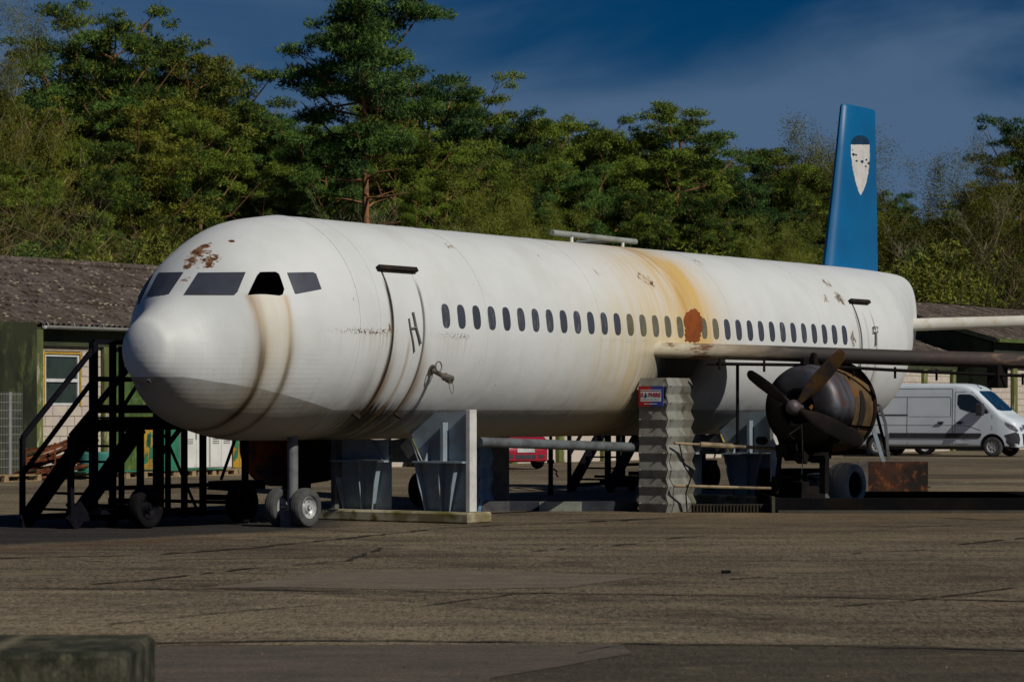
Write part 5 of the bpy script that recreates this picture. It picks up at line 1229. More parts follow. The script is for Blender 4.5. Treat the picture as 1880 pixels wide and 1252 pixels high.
# sign
sg = Vector((-0.058, 0, 0))
ys0, ys1, zs0, zs1 = 0.025, 0.475, 1.655, 1.965
sign = MB().rng((-0.066, ys0, zs0), (-0.050, ys1, zs1))
sm, nt, b = new_mat('sign_print', 0.4, 0, 0.4); v = coords(nt); x, y, z = sep(nt, v)
c = mixc(nt, y.ss(0.262, 0.238), (0.45, 0.008, 0.015), (0.02, 0.045, 0.30)); c = mixc(nt, (y - 0.10).ss(0.08, -0.12) * z.ss(1.95, 1.66) * 0.6, c, (0.08, 0.07, 0.45))
nt.links.new(c, b.inputs['Base Color'])
so_ = tag(sign.build('sign', sm, None), 'small red and blue sign with SAPHIRE lettering screwed to the corrugated post', 'sign')
so_.location = post1.location; so_.rotation_euler = (0, 0, AN)
M_print = mat('print_white', (0.75, 0.76, 0.77), (0.72, 0.73, 0.74), 2, rough=0.5, bs=0)
M_pred = mat('print_red', (0.42, 0.01, 0.02), (0.38, 0.01, 0.02), 2, rough=0.5, bs=0); M_pteal = mat('print_teal', (0.015, 0.14, 0.25), None, 2, rough=0.5, bs=0); M_ptealp = mat('print_pale_teal', (0.45, 0.62, 0.62), None, 2, rough=0.5, bs=0)
MB().rng((-0.0668, 0.062, 1.728), (-0.0661, 0.436, 1.885)).build('white_field', M_print, so_)
def textm(s, size, m, y, z, name='lettering', bold=0.0, w_=None):
    cu = bpy.data.curves.new(name, 'FONT'); cu.body = s; cu.size = size; cu.align_x = 'CENTER'; cu.align_y = 'CENTER'; cu.extrude = 0.0006; cu.offset = bold; cu.space_character = 1.05; cu.resolution_u = 3
    o = bpy.data.objects.new(name, cu); COL.objects.link(o); bpy.context.view_layer.update(); dg = bpy.context.evaluated_depsgraph_get(); me = bpy.data.meshes.new_from_object(o.evaluated_get(dg)); bpy.data.objects.remove(o); me.materials.clear(); me.materials.append(m)
    xs = [v.co.x for v in me.vertices]; k = (w_ / (max(xs) - min(xs))) if w_ else 1
    # text plane: its x runs towards -y of the post, its y up, facing -x
    o = inst(name, me, so_, (-0.0690, y, z)); o.matrix_local = Matrix(((0, 0, -1, -0.0690), (-k, 0, 0, y), (0, 1, 0, z), (0, 0, 0, 1))); return o
textm('S', 0.088, M_pred, 0.405, 1.828, bold=0.0035, w_=0.042)
textm('PHIRE', 0.088, M_pred, 0.180, 1.828, bold=0.0035, w_=0.222)
MB().prism([(-0.0698, 0.373, 1.80), (-0.0698, 0.355, 1.787), (-0.0698, 0.333, 1.785), (-0.0698, 0.312, 1.80), (-0.0698, 0.333, 1.858), (-0.0698, 0.341, 1.873)], (0.002, 0, 0)).build('drop_emblem', M_pteal, so_)
r4 = random.Random(2)
def small_line(y0, y1, z_, h, m):
    y = y0; mb = MB()
    while y > y1:
        w_ = r4.uniform(0.005, 0.012); mb.rng((-0.0682, y - w_, z_), (-0.0672, y, z_ + h * r4.uniform(0.75, 1))); y -= w_ + r4.uniform(0.002, 0.005)
    mb.build('small_print', m, so_)
small_line(0.436, 0.065, 1.900, 0.014, M_print); small_line(0.37, 0.14, 1.683, 0.016, M_print); small_line(0.42, 0.08, 1.752, 0.018, M_ptealp)
pl2 = gpt(872, 941)
corr_post((pl2[0] + 0.05, pl2[1] + 0.6, 0), AN + R_(8), 0.36, 0.5, 1.32, 'shorter blue-shaded corrugated post right behind the forward cradle', big=False, ms=(mat('sky_tinted_sheet', (0.22, 0.36, 0.58), (0.14, 0.24, 0.42), 4, rough=0.4, metal=0.2),) * 2)  # blue sky reflection on the shaded sheet put into its colour
MB_ = MB().rng((-0.22, -0.2, 0), (0.22, 0.2, 1.2)).build('dark_steel_post', M_darkgrey, None, loc=(G(906, 43.6)), rz=AN * 0.2, bevel=0.01)
tag(MB_, 'broad dark steel post between the corrugated post and the red car', 'post')
# ------------------------------------------------------------------ pipes under the barrel
tag(MB().tube([W(32.3, 22.9, 1.13), W(36.6, 22.75, 1.0)], 0.075, 14).build('pipe', mat('grey_pipe', (0.12, 0.14, 0.15), (0.08, 0.08, 0.085), 4, rough=0.5), None, smooth=40), 'thick dark grey pipe hung level below the belly, forward of the sign post', 'pipe')
bp = MB(); a = Vector((2.52, 42.35, 1.08)); bq = Vector((4.75, 43.3, 0.95)); bp.tube([a, a.lerp(bq, 0.18), a.lerp(bq, 0.185), a.lerp(bq, 0.42), a.lerp(bq, 0.425), bq], [0.022, 0.022, 0.045, 0.045, 0.03, 0.03], 10)
tag(bp.build('pipe', M_pipe, None, smooth=30), 'tan lance pipe leaving the sign post, the upper of two', 'pipe', 'two tan pipes beside the sign post')
tag(MB().tube([(2.52, 42.30, 0.42), (4.05, 42.6, 0.37)], 0.024, 8).build('pipe', M_pipe, None, smooth=30), 'thin tan pipe leaving the sign post, the lower of two', 'pipe', 'two tan pipes beside the sign post')
tag(MB().tube([(2.60, 42.30, 1.07), (2.66, 42.25, 0.75), (2.78, 42.28, 0.55), (2.70, 42.3, 0.30), (2.72, 42.3, 0.02)], 0.012, 6).build('hose', M_tyreblack, None), 'thin black hose drooping from the upper tan pipe along the corrugated post', 'hose')
tag(MB().tube([G(1354, 43.2, 0.95), G(1354, 43.2, 2.30)], 0.026, 8).tube([G(1290, 43.4, 1.08), G(1354, 43.2, 1.05)], 0.022, 8).build('standpipe', M_blackpaint, None, smooth=30), 'thin black upright pipe left of the propeller, reaching up to the wing pipe', 'pipe')
# ------------------------------------------------------------------ basin edging
M_edge = mat('black_edging_steel', (0.004, 0.004, 0.005), (0.009, 0.007, 0.006), 2, rough=0.85, spec=0.08)
M_foot = mat('edging_foot', (0.07, 0.068, 0.05), (0.045, 0.04, 0.03), 3, rough=0.9)
edg = tag(empty('basin_edging', (4.08, 42.3, 0)), 'low black steel edging of the fire pit under the wing, running out to the right', 'edging')
MB().rng((0, 0, 0), (9.5, 0.16, 0.225)).build('front_rail', M_edge, edg, bevel=0.008)
MB().rng((0.05, -0.07, 0), (9.5, -0.003, 0.04)).build('foot_strip', M_foot, edg)
MB().rng((0, 0.163, 0), (0.12, 3.6, 0.222)).build('side_rail', M_edge, edg); MB().rng((0.123, 3.5, 0), (9.5, 3.62, 0.223)).build('rear_rail', M_edge, edg)
MB().rng((-0.05, -0.09, 0), (-0.003, 0.2, 0.25)).build('end_plate', M_foot, edg)
MB().rng((0.13, 0.17, 0.005), (9.4, 3.49, 0.02)).build('pit_floor', M_burnt, edg)
rib = MB().rng((0, 0.06, 0), (1.24, 0.16, 0.13))
for k in range(24): rib.rng((0.02 + k * 0.052, 0.03, 0.005), (0.046 + k * 0.052, 0.058, 0.125))
tag(rib.build('ribbed_kerb', mat('brown_ribbed_steel', (0.035, 0.026, 0.016), (0.02, 0.014, 0.010), 4, rough=0.8), None, loc=(2.80, 42.35, 0)), 'low brown ribbed steel kerb in front of the mossy footing', 'kerb')
kb = tag(empty('kerb', (-0.52, 43.0, 0)), 'low dark kerb plate between the two cradles, partly of chequer plate', 'kerb')
MB().rng((0, 0, 0), (2.5, 0.12, 0.155)).build('kerb_plate', mat('navy_kerb_steel', (0.035, 0.04, 0.055), (0.02, 0.022, 0.03), 3, rough=0.6), kb, bevel=0.006)
def cheq(x0, x1, m):
    mb = MB().rng((x0, -0.012, 0.0), (x1, -0.003, 0.150)); s = 0.045; j = 0; z = 0.02
    while z < 0.14:
        x = x0 + 0.03 + (j % 2) * s / 2
        while x < x1 - 0.03:
            mb.box((x, -0.014, z), (0.032, 0.006, 0.009), Matrix.Rotation(0.8 if (j % 2) else -0.8, 3, 'Y')); x += s
        z += 0.022; j += 1
    return mb.build('chequer_plate', m, kb)
cheq(0.05, 0.48, M_darkgrey); cheq(0.95, 1.62, mat('bright_chequer_plate', (0.34, 0.36, 0.30), (0.22, 0.24, 0.20), 6, rough=0.45, metal=0.4))
# big wheel, blocks, rust panel, trestle behind the edging
bw_ = wheel(None, G(1553, 45.0, 0.36), 1, 1.36, mat('faded_tyre', (0.50, 0.44, 0.36), (0.30, 0.26, 0.21), 4, rough=0.85), M_burnt, 'truck_wheel', 8, 1.7); bw_.rotation_euler = (0, 0, AN - R_(4))
tag(bw_, 'large faded truck tyre standing upright behind the black edging below the engine', 'wheel')
for (px, D, s, lab, m) in ((1448, 44.2, (0.55, 0.4, 0.47), 'dark low engine block lying behind the edging, furthest left', M_burnt), (1503, 44.6, (0.22, 0.3, 0.60), 'grey dented metal drum behind the edging left of the truck tyre', M_darkgrey)):
    if px == 1448: mb = MB().box((0, 0, 0.2), s).box((0.42, 0, 0.18), (0.3, 0.36, 0.36)).box((-0.1, 0.02, 0.47), (0.3, 0.2, 0.1)).tube([(0.2, 0, 0.4), (0.3, 0.1, 0.52), (0.5, 0, 0.46)], 0.03, 6)
    else: mb = MB().lathe([(0, 0.01), (0, 0.19), (0.05, 0.20), (0.25, 0.185), (0.5, 0.2), (0.55, 0.19), (0.57, 0.02)], (0, 0, 0), (0, 0, 1), 20)
    tag(mb.build('engine_block' if px == 1448 else 'drum', m, None, loc=G(px, D), rz=0.3, bevel=0.02 if px == 1448 else 0, smooth=40), lab, 'scrap')
tag(MB().rng((-0.65, 0.25, 0), (0.62, 0.29, 0.62)).build('steel_sheet', M_edge, None, loc=G(1470, 45.4), rz=0.05), 'black steel sheet standing behind the engine scrap and edging', 'sheet')
rp = tag(empty('rust_panel', G(1590, 47.0)), 'dark rusted steel bin standing behind the edging right of the truck tyre', 'bin')
MB().rng((0.04, 0, 0), (1.07, 0.03, 0.70)).build('front_panel', M_rustdark, rp); MB().rng((-0.14, -0.02, 0), (0.035, 0.05, 0.72)).build('end_post', mat('grey_brown_steel', (0.12, 0.11, 0.10), (0.07, 0.06, 0.05), 4), rp)
MB().rng((0.04, 0.033, 0), (0.08, 0.8, 0.69)).build('side_panel', M_rustdark, rp); MB().rng((1.03, 0.033, 0), (1.07, 0.8, 0.69)).build('side_panel', M_rustdark, rp); MB().rng((0.0, 0.8, 0), (1.1, 0.83, 0.69)).build('rear_panel', M_rustdark, rp)
tr_ = tag(empty('trestle', G(1622, 48.5)), 'tubular grey step trestle leaning between the tail and the rusted bin', 'steps')
for (a, b_, m) in ((((-0.24, 0, 1.45), (0.08, 0, 0.4)), 0.07, M_grey), (((-0.06, 0.1, 1.68), (0.05, 0.1, 1.35)), 0.05, M_darkgrey), (((0.05, 0.1, 1.35), (0.13, 0.1, 0.4)), 0.05, M_darkgrey), (((-0.10, 0.2, 1.55), (0.12, 0.2, 0.7)), 0.05, M_blackpaint)):
    MB().bar(a[0], a[1], b_, b_).build('leg', m, tr_)
MB().tube([(-0.06, 0.1, 1.68), (-0.6, 0.3, 1.70)], 0.02, 6).tube([(-0.7, 0.2, 0.78), (0.1, 0.1, 0.78)], 0.015, 6).build('rail', M_blackpaint, tr_)

# ------------------------------------------------------------------ mobile stairs
def stairs_build():
    rt = tag(empty('boarding_stairs', W(26.65, 26.5), AN), 'black wheeled boarding stairs beside the nose, rising to the far door', 'stairs', 'mobile boarding stairs')
    def c(t, n, z): return Vector((t - 26.65, n - 26.5, z))
    NF, NN = 26.5, 25.62; ZP = 1.50; TA, TB = 26.68, 28.05
    for n_ in (NF, NN): MB().bar(c(TA, n_, 0.05), c(TB, n_, ZP - 0.12), 0.05, 0.25).build('stringer', M_blackpaint, rt)
    for k in range(6):
        f = (k + 0.8) / 6.5; MB().box(c(TA + (TB - TA) * f, (NF + NN) / 2, 0.08 + (ZP - 0.12) * f), (0.15, NF - NN - 0.06, 0.03)).build('step', M_blackpaint, rt)
    MB().rng(c(TB, NN - 0.02, ZP - 0.03), c(30.4, NF + 0.02, ZP)).build('platform', M_blackpaint, rt)
    for n_ in (NF, NN): MB().rng(c(TB, n_ - 0.025, ZP - 0.18), c(30.4, n_ + 0.025, ZP - 0.032)).build('platform_beam', M_blackpaint, rt)
    MB().rng(c(TB, NF - 0.02, ZP + 0.05), c(30.4, NF + 0.02, ZP + 0.17)).build('kick_board', M_blackpaint, rt)
    for t_, n_, z0, z1, w_ in ((TA - 0.02, NF, 0.0, 1.22, 0.05), (TB, NF, 0.08, 2.55, 0.075), (28.44, NF, 0.1, 2.55, 0.06), (28.62, NF, 0.1, 2.5, 0.05), (29.6, NF, 0.1, 2.5, 0.05), (30.38, NF, 0.1, 2.5, 0.05),
                               (TA + 0.0, NN, 0.1, 1.24, 0.055), (TB, NN, 0.1, ZP, 0.06), (28.42, NN, 0.08, ZP + 0.05, 0.09), (28.96, NN, 0.08, ZP - 0.03, 0.055), (29.35, NN, 0.08, ZP - 0.03, 0.055), (30.28, NN, 0.1, ZP - 0.03, 0.06)):
        w_ *= 1.25; MB().rng(c(t_ - w_ / 2, n_ - w_ / 2, z0), c(t_ + w_ / 2, n_ + w_ / 2, z1)).build('post', M_blackpaint, rt)
    MB().bar(c(TA - 0.02, NF, 1.22), c(TB + 0.05, NF, 2.50), 0.05, 0.065).build('handrail', M_blackpaint, rt)
    MB().bar(c(TA - 0.02, NF, 0.72), c(TB, NF, 2.02), 0.045, 0.055).build('handrail', M_blackpaint, rt)
    MB().bar(c(TA, NN, 1.24), c(TB + 0.15, NN, 2.50), 0.05, 0.075).build('handrail', M_blackpaint, rt)
    for z_ in (2.55, 2.03): MB().rng(c(TB, NF - 0.03, z_ - 0.035), c(30.4, NF + 0.03, z_ + 0.035)).build('guard_rail', M_blackpaint, rt)
    MB().bar(c(28.62, NF, ZP + 0.1), c(29.4, NF, 2.45), 0.035, 0.045).build('brace', M_blackpaint, rt)
    MB().bar(c(28.44, NN, 0.95), c(28.95, NN, 1.40), 0.04, 0.06).build('brace', M_blackpaint, rt)
    MB().bar(c(28.55, NN, 1.25), c(29.25, NN, 0.15), 0.03, 0.03).build('brace', M_blackpaint, rt); MB().bar(c(30.1, NN, 1.25), c(29.75, NN, 0.6), 0.03, 0.035).build('brace', M_blackpaint, rt)
    for n_ in (NN, NF): MB().rng(c(TA + 0.1, n_ - 0.03, 0.10), c(30.4, n_ + 0.03, 0.17)).build('base_rail', M_blackpaint, rt)
    MB().rng(c(27.2, NN - 0.03, 0.50), c(30.4, NN + 0.03, 0.56)).rng(c(29.7, NN - 0.2, 0.45), c(30.5, NN + 0.2, 0.58)).build('chassis_beam', M_blackpaint, rt)
    MB().rng(c(27.0, NN - 0.25, 0.19), c(28.3, NN + 0.4, 0.25)).build('deck_plate', M_blackpaint, rt)
    for t_ in (27.42, 29.42): 
        w_ = wheel(rt, c(t_, 24.95, 0.285), 1, 1.06, M_tyreblack, M_blackpaint, 'wheel'); MB().tube([c(t_, 25.0, 0.29), c(t_, 26.4, 0.29)], 0.03, 6).build('axle', M_blackpaint, rt)
        MB().rng(c(t_ - 0.04, 25.05, 0.32), c(t_ + 0.04, 25.6, 0.40)).build('wheel_arm', M_blackpaint, rt)
    for t_, n_ in ((27.35, 25.5), (27.62, 25.2)): w_ = wheel(rt, c(t_, n_, 0.095), 1, 0.35, M_tyreblack, M_blackpaint, 'castor')
    return rt
s1 = stairs_build()
s2 = copy_tree(s1); s2.location = (1.11, 52.98, 0); s2['label'] = 'black wheeled boarding stairs seen under the belly left of the sign post'
# barrel-shaped nacelle shell behind the nose wheels
nac = tag(empty('nacelle_shell', W(31.7, 26.25), AN), 'sooty open-ended engine nacelle shell on posts behind the nose wheels', 'nacelle')
M_inrust = mat('orange_inner_rust', (0.75, 0.18, 0.03), (0.25, 0.15, 0.12), 2.2, 0.45, 0.62, rough=0.85, c3=(0.10, 0.09, 0.085))
MB().lathe([(0.0, 0.575), (0.04, 0.60), (0.5, 0.62), (1.3, 0.56)], (-0.25, -0.1, 1.06), (1, 0, 0), 40).build('outer_skin', M_burnt, nac, smooth=40)
MB().lathe([(0.0, 0.575), (0.5, 0.55), (1.29, 0.5), (1.29, 0.01)], (-0.25, -0.1, 1.06), (1, 0, 0), 40).build('inner_skin', M_inrust, nac, smooth=40)
for dx, dy in ((0.1, -0.2), (0.85, 0.1)): MB().rng((dx - 0.07, dy - 0.07, 0), (dx + 0.07, dy + 0.07, 0.52)).build('post', M_burnt, nac)
tw = wheel(None, G(775, 45.0, 0.29), 1, 1.1, M_tyreblack, M_burnt, 'wheel'); tw.rotation_euler = (0, 0, AN); tag(tw, 'black tyre on its rim standing half hidden behind the forward cradle', 'wheel')
# standpipe with valve beyond
sp = tag(empty('hydrant_post', G(1011, 51.0)), 'slim black standpipe with a valve under the belly, right of the red car', 'pipe')
MB().rng((-0.045, -0.045, 0), (0.045, 0.045, 0.98)).build('post', M_blackpaint, sp); MB().rng((-0.07, -0.06, 0.60), (0.07, 0.06, 0.66)).tube([(0.05, 0, 0.5), (0.12, 0, 0.44), (0.10, 0, 0.40), (0.14, 0, 0.34)], 0.018, 6).build('valve', M_blackpaint, sp); MB().tube([(0, 0, 0.95), (0, 0, 1.3)], 0.03, 8).build('pipe', M_blackpaint, sp)

# ------------------------------------------------------------------ vehicles
def glass_mat(name, c, r=0.08):
    m, nt, b = new_mat(name, r, 0, 0.6); p = world_pos(nt); n1 = noise(nt, p, 1.5, 4)
    nt.links.new(mixc(nt, n1.ss(0.35, 0.7), c, tuple(k * 2.2 for k in c)), b.inputs['Base Color']); return m
M_carglass = glass_mat('van_window_glass', (0.006, 0.009, 0.012)); M_wind = glass_mat('windscreen_glass', (0.008, 0.03, 0.06))
M_vanpaint = mat('van_white_paint', (0.68, 0.75, 0.83), (0.62, 0.69, 0.76), 1.2, rough=0.3, bs=0, spec=0.5)
M_seam = mat('panel_gap', (0.10, 0.105, 0.115), None, 3, rough=0.8, bs=0)
M_plastic = mat('dark_plastic_trim', (0.035, 0.037, 0.045), (0.05, 0.05, 0.06), 4, rough=0.65, bs=0.1)
M_chromeg = mat('headlamp_chrome', (0.55, 0.57, 0.62), (0.10, 0.11, 0.14), 22, 0.42, 0.58, rough=0.2, metal=0.6, bs=0.3, bsc=40)
def vring(x, zt, zb, w_, tum=0.07, rt=0.16):
    def wy(z): return w_ * (1 - tum * max(0.0, (z - 1.1)) / 1.3)
    h = zt - zb; pts = [(0.0, zb), (w_ * 0.88, zb), (w_ * 0.97, zb + h * 0.03), (w_ * 0.995, zb + h * 0.12), (w_, zb + h * 0.35), (wy(zb + h * 0.6), zb + h * 0.6), (wy(zb + h * 0.8), zb + h * 0.8)]
    r = min(rt, h * 0.2); wt = wy(zt - r); pts += [(wt, zt - r)] + [(wt - r + r * math.cos(a), zt - r + r * math.sin(a)) for a in (R_(30), R_(60))] + [(wt - r * 1.05, zt), (wt * 0.5, zt + 0.015), (0, zt + 0.022)]
    full = [Vector((x, -y, z)) for y, z in pts] + [Vector((x, y, z)) for y, z in reversed(pts[1:-1])]
    return full
def van_build():
    rt = tag(empty('van', (0, 0, 0)), 'white high-roof panel van parked facing right behind the tail', 'van')
    secs = [(0.0, 2.34, 0.50, 0.93), (0.03, 2.42, 0.42, 0.97), (0.15, 2.47, 0.36, 1.0), (1.5, 2.49, 0.34, 1.01), (3.0, 2.49, 0.34, 1.01), (4.15, 2.48, 0.34, 1.01), (4.4, 2.45, 0.34, 1.0), (4.62, 2.38, 0.34, 1.0), (4.82, 2.26, 0.34, 0.995), (5.1, 2.02, 0.34, 0.99), (5.4, 1.75, 0.34, 0.985), (5.62, 1.545, 0.34, 0.98),
            (5.78, 1.42, 0.34, 0.965), (6.0, 1.31, 0.34, 0.93), (6.2, 1.18, 0.32, 0.86), (6.32, 1.02, 0.30, 0.76), (6.37, 0.85, 0.32, 0.66), (6.39, 0.70, 0.38, 0.60)]
    xs = [s[0] for s in secs]; q = sorted(set(list(np.linspace(0.15, 6.39, 60)) + xs)); rings = []
    for x in q: rings.append(vring(x, float(pch(xs, [s[1] for s in secs], x)), float(pch(xs, [s[2] for s in secs], x)), float(pch(xs, [s[3] for s in secs], x))))
    body = MB().loft(rings).build('body', M_vanpaint, rt, smooth=38)
    XR, XF, RW = 1.28, 5.44, 0.345
    for x_ in (XR, XF):
        cu = MB().lathe([(0.0, 0.001), (0.0, 0.43), (0.32, 0.43), (0.32, 0.001)], (x_, -1.2, 0.36), (0, 1, 0), 28); co = cu.build('cut', M_plastic, rt)
        cu2 = MB().lathe([(0.0, 0.001), (0.0, 0.43), (0.32, 0.43), (0.32, 0.001)], (x_, 0.88, 0.36), (0, 1, 0), 28); co2 = cu2.build('cut', M_plastic, rt)
        for o in (co, co2):
            bpy.context.view_layer.update(); md = body.modifiers.new('b', 'BOOLEAN'); md.object = o; md.operation = 'DIFFERENCE'; md.solver = 'EXACT'
            try: md.material_mode = 'TRANSFER'
            except Exception: pass
            dg = bpy.context.evaluated_depsgraph_get(); me2 = bpy.data.meshes.new_from_object(body.evaluated_get(dg)); body.modifiers.clear()
            if len(me2.polygons) > 500: body.data = me2
            bpy.data.objects.remove(o)
    body.data.name = 'body'
    bv = bvh_of(body.data)
    def side(u, v):
        h, nn, _, _ = bv.ray_cast(Vector((u, -3, v)), Vector((0, 1, 0))); return (h, nn) if h else None
    def frontm(u, v):
        h, nn, _, _ = bv.ray_cast(Vector((9, u, v)), Vector((-1, 0, 0))); return (h, nn) if h else None
    def dp(name, poly, m, f=side, off=0.006, th=0.012, step=0.12, par=body): return cdt_patch(poly, f, off, th, step).build(name, m, par, smooth=35)
    dp('side_window', [(4.22, 2.10), (4.20, 1.80), (4.30, 1.63), (4.70, 1.50), (5.28, 1.47), (5.30, 1.52), (5.00, 1.86), (4.78, 2.06), (4.66, 2.12), (4.28, 2.13)], M_carglass)
    dp('windscreen', [(-0.80, 1.60), (-0.74, 2.18), (-0.60, 2.24), (0.60, 2.24), (0.74, 2.18), (0.80, 1.60), (0.5, 1.56), (-0.5, 1.56)], M_wind, frontm)
    dp('grille', [(-0.42, 0.98), (-0.46, 1.08), (0.46, 1.08), (0.42, 0.98), (0.30, 0.80), (-0.30, 0.80)], M_plastic, frontm)
    dp('bumper', [(5.92, 0.36), (5.94, 0.62), (5.86, 0.74), (6.08, 0.80), (6.22, 0.84), (6.31, 0.78), (6.34, 0.6), (6.32, 0.42), (6.2, 0.37)], M_plastic, side, 0.01, 0.03)
    dp('bumper', [(-0.55, 0.42), (-0.62, 0.78), (0.62, 0.78), (0.55, 0.42)], M_plastic, frontm, 0.03, 0.05)
    dp('headlight', [(5.88, 1.19), (5.90, 1.08), (6.05, 0.95), (6.24, 0.83), (6.30, 0.88), (6.22, 1.0), (6.05, 1.12)], M_chromeg, side, 0.008)
    dp('headlight', [(-0.70, 1.02), (-0.46, 1.0), (-0.44, 0.92), (-0.62, 0.86), (-0.74, 0.92)], M_chromeg, frontm, 0.008)
    dp('trim_strip', [(1.75, 0.62), (4.95, 0.62), (5.02, 0.66), (5.08, 0.79), (5.0, 0.80), (1.75, 0.80)], M_plastic, side, 0.014, 0.03)
    dp('door_rail', [(0.5, 1.40), (2.42, 1.40), (2.42, 1.44), (0.5, 1.44)], M_plastic, side, 0.012, 0.02)
    dp('gas_cover', [(4.15, 0.86), (4.28, 0.86), (4.28, 1.04), (4.15, 1.04)], M_vanpaint, side, 0.004, 0.006)
    for poly in ([(2.38, 0.42), (2.40, 0.42), (2.40, 2.05), (2.38, 2.05)], [(4.02, 0.42), (4.04, 0.42), (4.04, 2.32), (4.02, 2.32)], [(4.12, 0.44), (4.135, 0.44), (4.135, 2.20), (4.12, 2.20)], [(5.42, 0.9), (5.435, 0.9), (5.435, 1.42), (5.42, 1.42)],
                 [(0.2, 2.305), (4.02, 2.305), (4.02, 2.32), (0.2, 2.32)], [(1.8, 2.04), (3.93, 2.04), (3.98, 1.98), (3.98, 1.38), (3.96, 1.38), (3.96, 1.97), (3.92, 2.02), (1.8, 2.02)], [(0.4, 1.075), (4.1, 1.075), (4.6, 1.05), (5.05, 0.90), (5.04, 0.89), (4.58, 1.035), (4.1, 1.06), (0.4, 1.06)], [(2.42, 1.355), (3.97, 1.355), (3.97, 1.365), (2.42, 1.365)], [(4.13, 2.19), (4.7, 2.21), (5.35, 1.5), (5.36, 1.51), (4.71, 2.225), (4.13, 2.205)], [(4.15, 0.43), (5.02, 0.43), (5.02, 0.44), (4.15, 0.44)]):
        dp('panel_seam', poly, M_seam, side, 0.0035, 0.006, 0.3)
    for x_ in (3.62, 4.30): 
        hd = MB().bar((x_ - 0.12, -1.04, 1.155), (x_ + 0.12, -1.04, 1.165), 0.035, 0.045).box((x_, -1.02, 1.15), (0.14, 0.03, 0.10)).build('door_handle', M_plastic, body, bevel=0.008)
    mr = MB().loft([[Vector((5.08 + dx * s, -1.12 + y, 1.60 + dz * s)) for dx, dz in ((-0.12, -0.20), (0.10, -0.20), (0.15, 0.0), (0.10, 0.22), (-0.10, 0.22), (-0.14, 0.0))] for y, s in ((0.12, 0.8), (0.02, 1.0), (-0.14, 1.0), (-0.20, 0.8))]).bar((5.1, -0.95, 1.52), (5.1, -1.1, 1.52), 0.1, 0.1).build('wing_mirror', M_plastic, body, smooth=40)
    MB().tube([(4.72, -0.2, 2.36), (4.62, -0.2, 2.47)], 0.012, 5).box((4.75, -0.2, 2.335), (0.10, 0.05, 0.04)).build('antenna', M_plastic, body)
    MB().tube([(5.62, -0.5, 1.60), (5.4, -0.1, 1.80)], 0.012, 5).build('wiper', M_plastic, body)
    tp_ = [(a * 1.05, 0.20 + (r - 0.15) * 1.22) for a, r in tyre_prof]
    for x_ in (XR, XF):
        for y_, sg_ in ((-0.87, 1), (0.87, -1)):
            h = empty('wheel', (x_, y_, 0.347)); h.parent = rt
            MB().lathe(tp_, (0, 0, 0), (0, -sg_, 0), 36, True).build('tyre', M_tyre, h, smooth=35)
            cap = MB().lathe([(0.045, 0.205), (0.075, 0.20), (0.06, 0.18), (0.03, 0.17), (0.02, 0.08), (0.05, 0.06), (0.055, 0.001)], (0, 0, 0), (0, -sg_, 0), 28)
            for j in range(7):
                a = j * 2 * math.pi / 7; cap.bar((math.cos(a) * 0.05, -sg_ * 0.05, math.sin(a) * 0.05), (math.cos(a) * 0.185, -sg_ * 0.058, math.sin(a) * 0.185), 0.02, 0.05 , up=(-math.sin(a), 0, math.cos(a)))
            cap.build('rim', M_rim, h, smooth=30)
    MB().rng((0.3, -0.8, 0.24), (5.0, 0.8, 0.35)).build('underbody', M_plastic, rt)
    return rt
van = van_build(); yaw = R_(-29)
vp = Vector((*gpt(1822, 838.5), 0)); van.rotation_euler = (0, 0, yaw); van.location = vp - Matrix.Rotation(yaw, 3, 'Z') @ Vector((5.44, -0.95, 0))
